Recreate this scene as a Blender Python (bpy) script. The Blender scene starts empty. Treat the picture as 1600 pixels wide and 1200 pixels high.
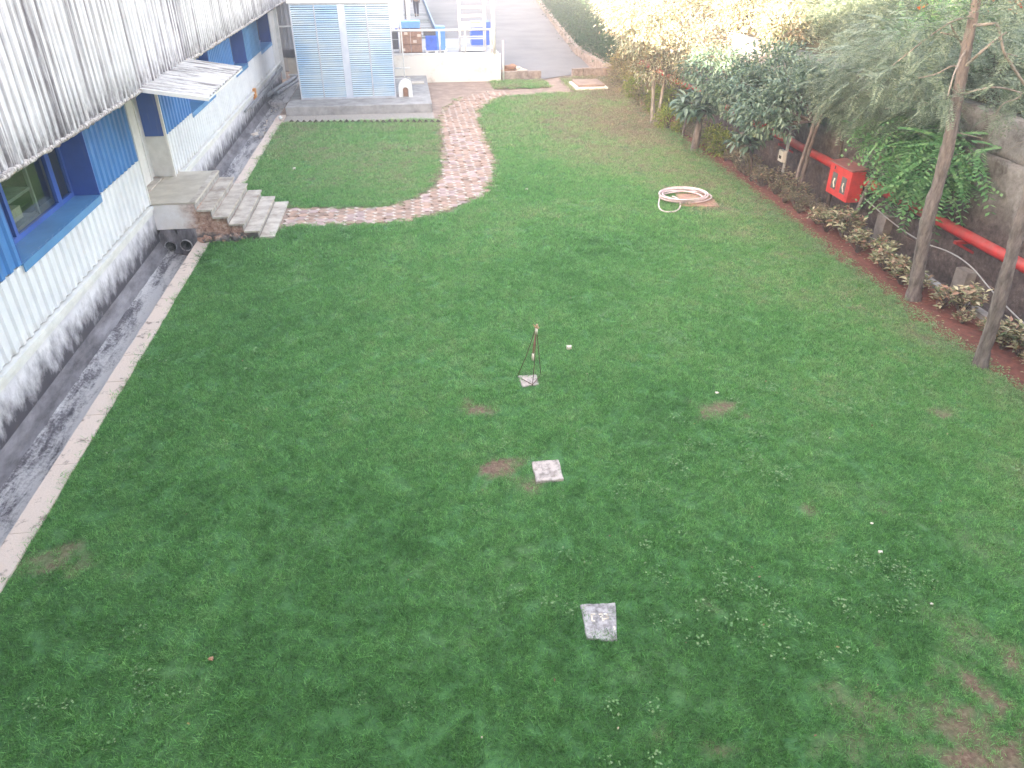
import bpy, bmesh, math, random
import numpy as np
from mathutils import Vector, Matrix, Euler
R = math.radians
rng = np.random.default_rng(7); random.seed(7)
S = bpy.context.scene
C = S.collection

# ------------------------------------------------------------ camera, sky, sun, exposure
CAM_H = 6.0; FPX = 1160.0; PITCH = R(31.4); YAW = R(7.6)
cam = bpy.data.cameras.new('camera'); co = bpy.data.objects.new('camera', cam); C.objects.link(co)
co.location = (0, 0, CAM_H); co.rotation_euler = (math.pi/2 - PITCH, 0, -YAW)
cam.sensor_width = 36; cam.lens = 36*FPX/1600; cam.clip_end = 600; cam.clip_start = .05
S.camera = co
SUN_AZ = R(226); SUN_EL = R(9.5)          # azimuth clockwise from +Y of where the sun stands
w = bpy.data.worlds.new('World'); S.world = w; w.use_nodes = True
nt = w.node_tree; nt.nodes.clear()
sky = nt.nodes.new('ShaderNodeTexSky'); sky.sky_type = 'NISHITA'; sky.sun_disc = False
sky.sun_elevation = SUN_EL; sky.sun_rotation = SUN_AZ; sky.air_density = 1.0; sky.dust_density = 1.5; sky.ozone_density = 0.0; sky.air_density = .8
bg = nt.nodes.new('ShaderNodeBackground'); bg.inputs['Strength'].default_value = .14
wo = nt.nodes.new('ShaderNodeOutputWorld')
nt.links.new(sky.outputs[0], bg.inputs['Color']); nt.links.new(bg.outputs[0], wo.inputs['Surface'])
sl = bpy.data.lights.new('sun', 'SUN'); sl.energy = 5.0; sl.angle = R(.5); sl.color = (1, .94, .86)
so = bpy.data.objects.new('sun', sl); C.objects.link(so); so.location = (-20, -20, 30)
sd = Vector((-math.sin(SUN_AZ)*math.cos(SUN_EL), -math.cos(SUN_AZ)*math.cos(SUN_EL), -math.sin(SUN_EL)))
so.rotation_euler = sd.to_track_quat('-Z', 'Y').to_euler()
S.view_settings.view_transform = 'Standard'; S.view_settings.look = 'None'
S.view_settings.gamma = 1; S.view_settings.use_curve_mapping = False
S.view_settings.exposure = 3.85
S.view_settings.use_white_balance = True; S.view_settings.white_balance_temperature = 7900; S.view_settings.white_balance_tint = 20

# ------------------------------------------------------------ measuring helpers (pixel of the photo -> point in the place)
_f = np.array([math.sin(YAW)*math.cos(PITCH), math.cos(YAW)*math.cos(PITCH), -math.sin(PITCH)])
_r = np.array([math.cos(YAW), -math.sin(YAW), 0.]); _u = np.cross(_r, _f)
def at(px, py, X=None, Y=None, Z=None):
    d = _f*FPX + _r*(px-800) - _u*(py-600)
    t = X/d[0] if X is not None else Y/d[1] if Y is not None else ((Z or 0.)-CAM_H)/d[2]
    return np.array([0, 0, CAM_H]) + d*t

# ------------------------------------------------------------ object helpers
def tag(o, label=None, cat=None, group=None, kind=None):
    if label: o['label'] = label
    if cat: o['category'] = cat
    if group: o['group'] = group
    if kind: o['kind'] = kind
    return o
def thing(name, label, cat, loc=(0, 0, 0), rz=0, group=None):
    o = bpy.data.objects.new(name, None); C.objects.link(o); o.empty_display_size = .1
    o.location = loc; o.rotation_euler = (0, 0, rz)
    return tag(o, label, cat, group)
def copy_tree(o, parent=None):
    c = o.copy(); C.objects.link(c)
    if parent: c.parent = parent
    for ch in list(o.children): copy_tree(ch, c)
    return c
def put(name, me, parent=None, loc=None, rot=None, sc=None):
    o = bpy.data.objects.new(name, me); C.objects.link(o)
    if parent: o.parent = parent
    if loc is not None: o.location = tuple(loc)
    if rot is not None: o.rotation_euler = rot
    if sc is not None: o.scale = sc if hasattr(sc, '__len__') else (sc, sc, sc)
    return o

class MB:
    """collects vertices and faces of one mesh"""
    def __init__(s): s.v = []; s.f = []; s.m = []; s.sm = []
    def add(s, vs, fs, mi=0, smooth=False):
        b = len(s.v); s.v += [tuple(map(float, p)) for p in vs]
        for f in fs: s.f.append(tuple(i+b for i in f)); s.m.append(mi); s.sm.append(smooth)
        return s
    def box(s, a, b, mi=0):
        x0, y0, z0 = a; x1, y1, z1 = b
        vs = [(x0,y0,z0),(x1,y0,z0),(x1,y1,z0),(x0,y1,z0),(x0,y0,z1),(x1,y0,z1),(x1,y1,z1),(x0,y1,z1)]
        return s.add(vs, [(0,3,2,1),(4,5,6,7),(0,1,5,4),(1,2,6,5),(2,3,7,6),(3,0,4,7)], mi)
    def bar(s, a, b, w_, h, up=(0, 0, 1), mi=0):
        a = Vector(a); b = Vector(b); d = (b-a).normalized(); u = Vector(up)
        sx = d.cross(u)
        if sx.length < 1e-4: sx = d.cross(Vector((1, 0, 0)))
        sx.normalize(); uu = sx.cross(d).normalized()
        vs = []
        for p in (a, b):
            for i, j in ((-1,-1),(1,-1),(1,1),(-1,1)): vs.append(p+sx*i*w_/2+uu*j*h/2)
        return s.add(vs, [(0,1,2,3),(7,6,5,4),(0,4,5,1),(1,5,6,2),(2,6,7,3),(3,7,4,0)], mi)
    def tube(s, pts, rad, n=8, mi=0, cap=True, closed=False, wob=0, smooth=True):
        pts = [Vector(p) for p in pts]; m = len(pts)
        rs = list(rad) if hasattr(rad, '__len__') else [rad]*m
        t0 = (pts[1]-pts[0]).normalized(); nrm = t0.orthogonal().normalized(); vs = []
        for i, p in enumerate(pts):
            if closed: t = (pts[(i+1) % m]-pts[i-1]).normalized()
            else: t = (pts[min(i+1, m-1)]-pts[max(i-1, 0)]).normalized()
            nrm = (nrm - t*nrm.dot(t)).normalized(); bn = t.cross(nrm)
            for k in range(n):
                a = 2*math.pi*k/n; r = rs[i]*(1+wob*(random.random()-.5))
                vs.append(p+(nrm*math.cos(a)+bn*math.sin(a))*r)
        fs = []
        for i in range(m if closed else m-1):
            j = (i+1) % m
            for k in range(n): fs.append((i*n+k, i*n+(k+1) % n, j*n+(k+1) % n, j*n+k))
        b = len(s.v); s.add(vs, fs, mi, smooth)
        if cap and not closed:
            s.f.append(tuple(b+k for k in reversed(range(n)))); s.m.append(mi); s.sm.append(False)
            s.f.append(tuple(b+(m-1)*n+k for k in range(n))); s.m.append(mi); s.sm.append(False)
        return s
    def prism(s, poly, z0, z1, mi=0):
        n = len(poly); vs = [(x, y, z0) for x, y in poly]+[(x, y, z1) for x, y in poly]
        fs = [tuple(range(n, 2*n)), tuple(reversed(range(n)))]
        fs += [(i, (i+1) % n, n+(i+1) % n, n+i) for i in range(n)]
        return s.add(vs, fs, mi)
    def mesh(s, name, mats):
        me = bpy.data.meshes.new(name); me.from_pydata(s.v, [], s.f)
        for m in (mats if isinstance(mats, (list, tuple)) else [mats]): me.materials.append(m)
        me.polygons.foreach_set('material_index', s.m); me.polygons.foreach_set('use_smooth', s.sm)
        me.update(); return me
    def build(s, name, mats, parent=None, **k): return put(name, s.mesh(name, mats), parent, **k)

def bevel(o, w_=.01, n=1):
    m = o.modifiers.new('bevel', 'BEVEL'); m.width = w_; m.segments = n; m.limit_method = 'ANGLE'; return o

def np_mesh(name, V, F, mats, mi=None, smooth=False):
    """V (n,3), F (m,k) arrays"""
    me = bpy.data.meshes.new(name); k = F.shape[1]
    me.vertices.add(len(V)); me.vertices.foreach_set('co', V.astype(np.float32).ravel())
    me.loops.add(F.size); me.loops.foreach_set('vertex_index', F.astype(np.int32).ravel())
    me.polygons.add(len(F)); me.polygons.foreach_set('loop_start', np.arange(0, F.size, k, dtype=np.int32))
    me.polygons.foreach_set('loop_total', np.full(len(F), k, dtype=np.int32))
    for m in (mats if isinstance(mats, (list, tuple)) else [mats]): me.materials.append(m)
    if mi is not None: me.polygons.foreach_set('material_index', mi.astype(np.int32))
    if smooth: me.polygons.foreach_set('use_smooth', np.ones(len(F), dtype=bool))
    me.update(calc_edges=True); me.validate(); return me

def vnoise(x, y, sc=1., seed=0):
    """smooth value noise 0..1"""
    g = np.random.default_rng(seed).random((64, 64)); x = x*sc+100.3; y = y*sc+57.1
    xi = np.floor(x).astype(int); yi = np.floor(y).astype(int); fx = x-xi; fy = y-yi
    fx = fx*fx*(3-2*fx); fy = fy*fy*(3-2*fy)
    a = g[xi % 64, yi % 64]; b = g[(xi+1) % 64, yi % 64]; c = g[xi % 64, (yi+1) % 64]; d = g[(xi+1) % 64, (yi+1) % 64]
    return (a*(1-fx)+b*fx)*(1-fy)+(c*(1-fx)+d*fx)*fy
def fbm(x, y, sc=1., seed=0, o=4):
    r = 0; a = .5; t = 0
    for i in range(o): r = r+a*vnoise(x, y, sc*2**i, seed+i*13); t += a; a *= .55
    return r/t

# ------------------------------------------------------------ materials
class NT:
    def __init__(s, name):
        s.m = bpy.data.materials.new(name); s.m.use_nodes = True; s.t = s.m.node_tree
        s.b = s.t.nodes['Principled BSDF']; s.pos = None
    def n(s, typ, **k):
        x = s.t.nodes.new(typ)
        for a, v in k.items(): setattr(x, a, v)
        return x
    def l(s, a, b): s.t.links.new(a, b)
    def coord(s, stretch=(1, 1, 1), obj=False):
        if obj:
            g = s.n('ShaderNodeTexCoord').outputs['Object']
        else: g = s.n('ShaderNodeNewGeometry').outputs['Position']
        mp = s.n('ShaderNodeMapping'); mp.inputs['Scale'].default_value = stretch
        s.l(g, mp.inputs['Vector']); return mp.outputs[0]
    def noise(s, sc, det=6, rough=.6, stretch=(1, 1, 1), obj=False, dist=0):
        x = s.n('ShaderNodeTexNoise'); x.inputs['Scale'].default_value = sc; x.inputs['Detail'].default_value = det
        x.inputs['Roughness'].default_value = rough; x.inputs['Distortion'].default_value = dist
        s.l(s.coord(stretch, obj), x.inputs['Vector']); return x.outputs['Fac']
    def ramp(s, fac, stops):
        x = s.n('ShaderNodeValToRGB'); e = x.color_ramp.elements
        while len(e) < len(stops): e.new(.5)
        for i, (p, c) in enumerate(stops): e[i].position = p; e[i].color = (*c, 1) if len(c) == 3 else c
        s.l(fac, x.inputs['Fac']); return x.outputs['Color']
    def grey(s, fac, a, b):
        x = s.n('ShaderNodeMapRange'); x.inputs['From Min'].default_value = a; x.inputs['From Max'].default_value = b
        x.clamp = True; s.l(fac, x.inputs['Value']); return x.outputs[0]
    def mix(s, fac, a, b, mode='MIX'):
        x = s.n('ShaderNodeMix', data_type='RGBA', blend_type=mode)
        for sock, v in ((x.inputs[0], fac), (x.inputs[6], a), (x.inputs[7], b)):
            if isinstance(v, (int, float)): sock.default_value = v
            elif isinstance(v, tuple): sock.default_value = (*v, 1)
            else: s.l(v, sock)
        return x.outputs[2]
    def math(s, op, a, b=0.):
        x = s.n('ShaderNodeMath', operation=op)
        for i, v in enumerate((a, b)):
            if isinstance(v, (int, float)): x.inputs[i].default_value = v
            else: s.l(v, x.inputs[i])
        return x.outputs[0]
    def z(s):
        x = s.n('ShaderNodeSeparateXYZ'); s.l(s.n('ShaderNodeNewGeometry').outputs['Position'], x.inputs[0]); return x.outputs
    def bump(s, fac, strength=.3, dist=.02):
        x = s.n('ShaderNodeBump'); x.inputs['Strength'].default_value = strength; x.inputs['Distance'].default_value = dist
        s.l(fac, x.inputs['Height']); s.l(x.outputs[0], s.b.inputs['Normal']); return s
    def done(s, col, rough=.8, metal=0, spec=None):
        if isinstance(col, tuple): s.b.inputs['Base Color'].default_value = (*col, 1)
        else: s.l(col, s.b.inputs['Base Color'])
        s.b.inputs['Roughness'].default_value = rough; s.b.inputs['Metallic'].default_value = metal
        if spec is not None: s.b.inputs['Specular IOR Level'].default_value = spec
        return s.m
def simple(name, c1, c2=None, sc=6, rough=.75, bump=.2, bd=.01, metal=0, lo=.35, hi=.65, stretch=(1, 1, 1), obj=False, spec=None, isl=0.):
    t = NT(name); f = t.noise(sc, 7, .65, stretch, obj); c2 = c2 or tuple(x*.75 for x in c1)
    col = t.ramp(f, [(lo, c2), (hi, c1)])
    if isl:
        rnd = t.n('ShaderNodeNewGeometry').outputs['Random Per Island']
        oi = t.n('ShaderNodeObjectInfo').outputs['Random']
        k = t.math('FRACT', t.math('ADD', rnd, oi))
        hs = t.n('ShaderNodeHueSaturation'); t.l(t.math('ADD', t.math('MULTIPLY', k, isl*2), 1-isl), hs.inputs['Value'])
        t.l(col, hs.inputs['Color']); col = hs.outputs[0]
    if bump: t.bump(t.noise(sc*6, 5, .7, stretch, obj), bump, bd)
    return t.done(col, rough, metal, spec)
def leafmat(name, cols, rough=.5, trans=.25, spec=.4, var=.25):
    """leaf colours picked per leaf, with some light coming through"""
    t = NT(name); g = t.n('ShaderNodeNewGeometry').outputs['Random Per Island']
    oi = t.n('ShaderNodeObjectInfo').outputs['Random']
    k = t.math('FRACT', t.math('ADD', g, oi))
    col = t.ramp(k, [(i/max(1, len(cols)-1), c) for i, c in enumerate(cols)])
    f = t.noise(1.3, 3, .5); col = t.mix(t.grey(f, .3, .7), t.mix(1., col, (1-var, 1-var*.8, 1-var), 'MULTIPLY'), col)
    t.done(col, rough, 0, spec)
    tr = t.n('ShaderNodeBsdfTranslucent'); t.l(col, tr.inputs['Color'])
    mx = t.n('ShaderNodeMixShader'); mx.inputs[0].default_value = trans
    out = t.t.nodes['Material Output']
    t.l(t.b.outputs[0], mx.inputs[1]); t.l(tr.outputs[0], mx.inputs[2]); t.l(mx.outputs[0], out.inputs['Surface'])
    return t.m

M = {}
M['soil'] = simple('red_soil', (.27, .088, .062), (.14, .047, .036), 9, .95, .8, .03)
M['dirt'] = simple('bare_dirt', (.40, .29, .23), (.24, .17, .14), 2.2, .95, .5, .02)
M['gravel'] = simple('gravel', (.5, .46, .42), (.28, .25, .22), 22, .95, 1, .02)
M['concrete'] = simple('concrete', (.40, .39, .385), (.22, .215, .21), 2.5, .9, .35, .01)
M['pale_concrete'] = simple('pale_concrete', (.58, .53, .45), (.42, .37, .31), 1.8, .85, .25, .006)
M['marble'] = simple('stone_slab', (.56, .51, .45), (.30, .24, .20), 3.2, .75, .3, .006, lo=.34, hi=.6)
M['riser'] = simple('stone_riser', (.42, .40, .38), (.24, .21, .19), 5, .8, .3, .006)
M['kerb'] = simple('kerb_stone', (.62, .50, .43), (.22, .165, .14), 5.5, .9, .7, .012, lo=.33, hi=.43)
M['paver_pink'] = simple('paver_pink', (.45, .285, .215), (.26, .18, .14), 5, .85, .4, .006, isl=.22)
M['paver_white'] = simple('paver_white', (.60, .51, .44), (.40, .33, .29), 5, .85, .4, .006, isl=.15)
M['asphalt'] = simple('worn_road', (.235, .22, .22), (.165, .158, .16), .35, .9, .3, .01)
M['white_paint'] = simple('white_paint', (.82, .82, .80), (.66, .66, .64), 3, .5, .05, .002)
M['white_lime'] = simple('lime_washed_wall', (.84, .80, .72), (.62, .55, .46), 1.2, .85, .2, .004, lo=.3, hi=.45)
M['pole_metal'] = simple('galvanised', (.55, .56, .57), (.4, .4, .4), 12, .5, .1, .002)
M['grey_pipe'] = simple('grey_plastic_pipe', (.30, .31, .33), (.20, .20, .22), 5, .6, .1, .002)
M['red_paint'] = simple('red_paint', (.50, .028, .030), (.30, .035, .03), 3.5, .45, .1, .003)
M['red_box'] = simple('red_box_paint', (.66, .06, .05), (.48, .045, .04), 4, .35, .05, .002)
M['rust'] = simple('rusty_iron', (.16, .075, .05), (.07, .04, .03), 30, .8, .3, .002)
M['blue_crate'] = simple('blue_plastic', (.06, .18, .72), (.05, .13, .5), 5, .5, 0)
M['light_blue'] = simple('light_blue_plastic', (.13, .36, .78), (.10, .28, .6), 5, .5, 0)
M['brown'] = simple('brown_cardboard', (.42, .24, .16), (.26, .15, .11), 8, .85, .1)
M['dark'] = simple('dark_matte', (.03, .03, .035), (.02, .02, .02), 5, .8, 0)
M['dark_grey'] = simple('dark_grey_paint', (.12, .12, .13), (.08, .08, .09), 5, .6, 0)
M['bark'] = simple('bark', (.27, .225, .205), (.09, .072, .065), 14, .95, 1, .02, stretch=(1, 1, .25))
M['bark_pale'] = simple('pale_bark', (.36, .32, .28), (.17, .145, .125), 12, .95, .8, .02, stretch=(1, 1, .25))
M['bark_dark'] = simple('dark_bark', (.12, .09, .08), (.06, .045, .04), 14, .95, .8, .02, stretch=(1, 1, .25))
M['slab_pink'] = simple('weathered_slab', (.55, .47, .43), (.24, .20, .18), 14, .95, .7, .01, lo=.35, hi=.55)
M['slab_grey'] = simple('grey_weathered_slab', (.52, .49, .49), (.20, .18, .18), 13, .95, 1, .012, lo=.34, hi=.58)
M['brick_slab'] = simple('terracotta_board', (.52, .30, .22), (.36, .21, .16), 7, .85, .2, .004)
M['hose'] = simple('pink_white_hose', (.78, .66, .64), (.60, .42, .42), 5, .45, 0)
M['sack'] = simple('sack', (.50, .27, .17), (.30, .16, .10), 6, .9, .3, .02)
M['cream'] = simple('cream_cloth', (.75, .66, .56), (.6, .5, .42), 5, .9, .2, .02)
M['skin'] = simple('skin', (.25, .14, .09), None, 5, .6, 0)
M['cloth_dark'] = simple('navy_trousers', (.035, .035, .07), (.02, .02, .04), 9, .9, .1)
M['cloth_light'] = simple('pale_shirt', (.45, .5, .58), (.35, .4, .48), 9, .9, .1)
M['blue_rail'] = simple('blue_edge_paint', (.10, .22, .42), (.06, .14, .28), 2, .5, 0)
M['interior'] = simple('dark_room', (.10, .115, .08), (.05, .06, .045), 1.5, .9, 0)
M['steel'] = simple('grey_steel_shelf', (.42, .43, .42), (.3, .3, .3), 5, .5, 0)
M['orange'] = simple('orange_plastic', (.75, .30, .06), (.5, .2, .05), 6, .6, 0)
M['litter'] = leafmat('dry_leaf', [(.42, .27, .17), (.26, .15, .09), (.6, .5, .36), (.35, .30, .12)], .9, .1, .1)
M['bleached'] = simple('bleached_scrap', (.85, .78, .68), (.6, .5, .4), 20, .9, 0)
M['outbuilding'] = simple('plain_render', (.45, .44, .42), (.38, .37, .35), .4, .9, 0)

def blue_mat(name, a, b):
    t = NT(name); f = t.noise(1.2, 6, .6); g = t.noise(9, 5, .7, (1, 1, .15))
    col = t.ramp(f, [(.35, b), (.65, a)]); col = t.mix(t.math('MULTIPLY', t.grey(g, .55, .8), .35), col, (.22, .27, .33))
    return t.done(col, .42)
M['blue'] = blue_mat('blue_paint', (.045, .25, .60), (.032, .19, .48))
M['blue_dark'] = blue_mat('deep_blue_paint', (.025, .12, .45), (.02, .09, .34))
M['blue_pale'] = blue_mat('faded_blue_paint', (.08, .30, .58), (.05, .22, .45))
def white_clad():
    t = NT('white_cladding'); z = t.z()
    f = t.noise(2, 5, .6); col = t.ramp(f, [(.3, (.70, .72, .76)), (.6, (.80, .82, .85))])
    g = t.noise(7, 6, .7, (1, 1, .12)); edge = t.grey(z[2], 1.02, .88)
    col = t.mix(t.math('MULTIPLY', t.math('MULTIPLY', edge, t.grey(g, .4, .7)), .8), col, (.33, .28, .22))
    return t.done(col, .5)
M['white_clad'] = white_clad()
def fascia():
    # weathered fibre cement sheets: black mould runs down the valleys and collects on the bottom edge
    t = NT('weathered_fascia'); z = t.z()
    base = t.ramp(t.noise(3, 6, .6), [(.3, (.58, .57, .585)), (.65, (.72, .71, .725))])
    runs = t.noise(4.6, 8, .75, (1, 1, .03)); fine = t.noise(26, 5, .7, (1, 1, .10)); wide = t.noise(1.1, 3, .5, (1, 1, .05))
    k = t.math('MULTIPLY', t.grey(t.math('ADD', runs, t.math('MULTIPLY', t.math('SUBTRACT', wide, .5), .7)), .53, .63), t.grey(fine, .25, .55))
    col = t.mix(t.math('MULTIPLY', k, .85), base, (.15, .13, .145))
    # thin dark line down the seam of every valley
    sep = t.z(); fr = t.math('FRACT', t.math('DIVIDE', t.math('SUBTRACT', sep[1], 3.), .206))
    ln = t.math('MULTIPLY', t.math('LESS_THAN', t.math('ABSOLUTE', t.math('SUBTRACT', fr, .5)), .07), t.grey(t.noise(2.4, 6, .7, (1, 1, .2)), .42, .62))
    col = t.mix(t.math('MULTIPLY', ln, .75), col, (.16, .14, .155))
    low = t.grey(z[2], 3.95, 3.44); tip = t.noise(14, 6, .7, (1, 1, .3))
    k2 = t.math('MULTIPLY', low, t.grey(tip, .36, .62))
    col = t.mix(k2, col, (.06, .05, .055))
    t.bump(fine, .15, .004)
    return t.done(col, .8)
M['fascia'] = fascia()
def awning():
    t = NT('weathered_awning'); base = t.ramp(t.noise(3, 6, .6), [(.3, (.48, .47, .46)), (.65, (.60, .59, .58))])
    runs = t.noise(9, 7, .75, (.10, 1, .1)); k = t.grey(runs, .47, .58)
    return t.done(t.mix(t.math('MULTIPLY', k, .8), base, (.13, .12, .12)), .8)
M['awning'] = awning()
def grime_edge():
    t = NT('mouldy_trim'); f = t.noise(16, 7, .7)
    t.bump(f, .8, .02)
    return t.done(t.ramp(f, [(.36, (.07, .06, .06)), (.52, (.40, .36, .34)), (.66, (.74, .70, .68))]), .9)
M['grime_edge'] = grime_edge()
def plinth():
    t = NT('algae_stained_plinth'); z = t.z()
    base = t.ramp(t.noise(2.2, 6, .6), [(.3, (.62, .61, .66)), (.65, (.78, .77, .80))])
    n = t.noise(4.5, 8, .68, (1, 1, .6))
    h = t.math('ADD', z[2], t.math('MULTIPLY', n, -1.1))     # ragged tide of black algae above the drain
    k = t.grey(h, .06, -.42)
    col = t.mix(k, base, (.06, .055, .068)); t.bump(t.noise(20, 5, .7), .2, .006)
    return t.done(col, .85)
M['plinth'] = plinth()
def drain():
    t = NT('drain_concrete'); a = t.noise(1.8, 9, .75, (2.2, .40, 1), dist=.35); b = t.noise(18, 7, .75)
    m_ = t.math('ADD', t.math('MULTIPLY', a, .72), t.math('MULTIPLY', b, .28))
    z = t.z(); mid = t.grey(t.math('ABSOLUTE', t.math('ADD', z[0], 5.14)), .30, .02)
    m_ = t.math('ADD', m_, t.math('MULTIPLY', t.math('SUBTRACT', mid, -.08), .10))
    col = t.ramp(m_, [(.40, (.045, .04, .05)), (.47, (.13, .12, .135)), (.505, (.30, .29, .30)), (.58, (.56, .54, .54))])
    t.bump(b, .9, .03)
    return t.done(col, .85)
M['drain'] = drain()
M['drain_skirt'] = simple('damp_skirt', (.27, .26, .28), (.055, .05, .06), 1.8, .85, .8, .03, lo=.36, hi=.66, stretch=(2.2, .45, 1))
def dusty_red(name, a, b_, sc):
    t = NT(name); n = t.n('ShaderNodeNewGeometry').outputs['Normal']; sp = t.n('ShaderNodeSeparateXYZ'); t.l(n, sp.inputs[0])
    col = t.ramp(t.noise(sc, 7, .7), [(.35, b_), (.6, a)])
    k = t.math('MULTIPLY', t.grey(sp.outputs[2], .2, 1.), t.grey(t.noise(sc*2.5, 7, .7), .35, .65))
    col = t.mix(t.math('MULTIPLY', k, .45), col, (.36, .20, .17))
    chips = t.grey(t.noise(sc*9, 6, .75), .66, .70); col = t.mix(chips, col, (.12, .07, .06))
    return t.done(col, .5)
M['red_paint'] = dusty_red('red_paint_weathered', (.52, .03, .03), (.34, .035, .032), 3)
M['red_box'] = dusty_red('red_box_weathered', (.62, .055, .048), (.44, .045, .04), 4)
def wall_old():
    t = NT('old_retaining_wall'); z = t.z(); a = t.noise(1.4, 9, .72); b = t.noise(8, 8, .75)
    up = t.ramp(t.math('ADD', t.math('MULTIPLY', a, .6), t.math('MULTIPLY', b, .4)), [(.38, (.09, .076, .07)), (.5, (.25, .235, .225)), (.66, (.42, .40, .39))])
    lo = t.ramp(b, [(.35, (.055, .042, .04)), (.55, (.13, .10, .095)), (.7, (.25, .20, .185))])
    k = t.grey(t.math('ADD', z[2], t.math('MULTIPLY', a, -1.2)), .35, .95)
    k = t.math('SUBTRACT', 1., k)
    t.bump(b, 1, .05)
    return t.done(t.mix(k, up, lo), .95)
M['wall'] = wall_old()
M['grey_fence'] = simple('grey_weathered_sheet', (.40, .40, .43), (.26, .26, .28), 2, .7, .1, .004, stretch=(1, 1, .3))
def slat_mat():
    t = NT('light_blue_louvre'); oi = t.n('ShaderNodeObjectInfo').outputs['Random']
    f = t.noise(.7, 4, .6)
    col = t.ramp(t.math('ADD', t.math('MULTIPLY', f, .88), t.math('MULTIPLY', oi, .12)), [(.3, (.36, .60, .82)), (.62, (.68, .80, .86))])
    return t.done(col, .35)
M['slat'] = slat_mat()
def grass_mat():
    t = NT('grass_blades')
    at_ = t.n('ShaderNodeAttribute', attribute_type='INSTANCER', attribute_name='tint').outputs['Fac']
    isl = t.n('ShaderNodeNewGeometry').outputs['Random Per Island']
    col = t.ramp(at_, [(0., (.08, .25, .07)), (.35, (.155, .415, .125)), (.62, (.245, .46, .17)), (.85, (.40, .45, .24)), (1., (.40, .32, .23))])
    hs = t.n('ShaderNodeHueSaturation'); t.l(t.math('ADD', t.math('MULTIPLY', isl, 1.05), .45), hs.inputs['Value']); t.l(col, hs.inputs['Color'])
    dry = t.math('GREATER_THAN', isl, .955)
    col = t.mix(dry, hs.outputs[0], (.26, .24, .12))
    t.done(col, .55, 0, .3)
    tr = t.n('ShaderNodeBsdfTranslucent'); t.l(col, tr.inputs['Color'])
    mx = t.n('ShaderNodeMixShader'); mx.inputs[0].default_value = .45
    t.l(t.b.outputs[0], mx.inputs[1]); t.l(tr.outputs[0], mx.inputs[2]); t.l(mx.outputs[0], t.t.nodes['Material Output'].inputs['Surface'])
    return t.m
M['grass'] = grass_mat()
def lawn_mat():
    t = NT('lawn_turf'); a = t.n('ShaderNodeAttribute', attribute_name='bare').outputs['Fac']
    g = t.ramp(t.noise(14, 7, .7), [(.35, (.04, .16, .05)), (.65, (.09, .27, .08))])
    s = t.ramp(t.noise(22, 7, .7), [(.3, (.11, .055, .04)), (.5, (.21, .12, .085)), (.7, (.32, .24, .16))])
    t.bump(t.noise(40, 6, .7), 1, .03)
    return t.done(t.mix(a, g, s), .95)
M['lawn'] = lawn_mat()
M['clover'] = leafmat('clover_leaf', [(.12, .30, .10), (.19, .36, .14), (.30, .42, .21)], .6, .2, .3)
M['hill'] = simple('hillside_soil', (.12, .10, .06), (.05, .05, .03), 1.5, .95, .6, .05)
M['lf_dark'] = leafmat('dark_green_leaf', [(.06, .125, .075), (.14, .22, .14), (.26, .33, .24)])
M['lf_feather'] = leafmat('feathery_leaf', [(.08, .24, .10), (.16, .38, .15), (.30, .50, .24)], .45)
M['lf_grey'] = leafmat('grey_green_leaf', [(.09, .15, .10), (.18, .25, .17), (.32, .38, .29), (.22, .29, .20)], .45)
M['lf_mango'] = leafmat('long_leaf', [(.08, .16, .11), (.14, .23, .17), (.24, .33, .26)], .35, .2, .6)
M['lf_yellow'] = leafmat('yellow_green_leaf', [(.16, .24, .04), (.28, .36, .06), (.40, .44, .10), (.10, .18, .04)], .5, .3)
M['lf_sunny'] = leafmat('painted_sun_leaf', [(.16, .19, .09), (.52, .53, .38), (.68, .67, .54), (.42, .27, .17), (.60, .60, .46)], .5, .35)  # sunlight put into the colour: leaves paled to look blown out
M['lf_var'] = leafmat('variegated_leaf', [(.12, .17, .08), (.30, .32, .17), (.72, .62, .42), (.30, .26, .16), (.62, .32, .25), (.14, .17, .08), (.75, .68, .48)], .6, .2, .3)
M['lf_dull'] = leafmat('dull_small_leaf', [(.17, .19, .10), (.28, .26, .16), (.46, .38, .26), (.17, .15, .10), (.42, .24, .18)], .7, .2, .2)
M['lf_hedge'] = leafmat('hedge_leaf', [(.03, .08, .045), (.05, .12, .06), (.08, .16, .08)], .6, .2)
M['lf_gold'] = leafmat('golden_leaf', [(.42, .32, .14), (.55, .46, .24), (.28, .27, .12)], .6, .3)
M['flower'] = leafmat('orange_flower', [(.75, .11, .03), (.85, .20, .05), (.6, .08, .04)], .6, .2)
def glass():
    t = NT('window_glass'); b = t.b; b.inputs['Base Color'].default_value = (.75, .85, .78, 1)
    b.inputs['Roughness'].default_value = .03; b.inputs['Transmission Weight'].default_value = 1; b.inputs['IOR'].default_value = 1.45
    return t.m
M['glass'] = glass()

# ------------------------------------------------------------ ground sheets
def sheet(name, poly, z, mat, kind='structure', parent=None):
    return tag(MB().add([(x, y, z) for x, y in poly], [tuple(range(len(poly)))]).build(name, mat, parent), kind=kind)
def slabsheet(name, x0, y0, x1, y1, z, mat): return sheet(name, [(x0, y0), (x1, y0), (x1, y1), (x0, y1)], z, mat)
# one big ground with the drain cut out of it (the drain lies lower)
g = MB()
def gq(x0, y0, x1, y1): g.add([(x0,y0,-.03),(x1,y0,-.03),(x1,y1,-.03),(x0,y1,-.03)], [(0,1,2,3)])
gq(-250, -250, -5.9, 300); gq(-4.9, -250, 10.1, 300); gq(-5.9, -250, -4.9, 3); gq(-5.9, 38.1, -4.9, 300)
gq(10.1, -250, 11.2, 3); gq(10.1, 38.5, 11.2, 300); gq(11.2, -250, 300, 300)
tag(g.build('ground', M['dirt']), kind='structure')
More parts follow.
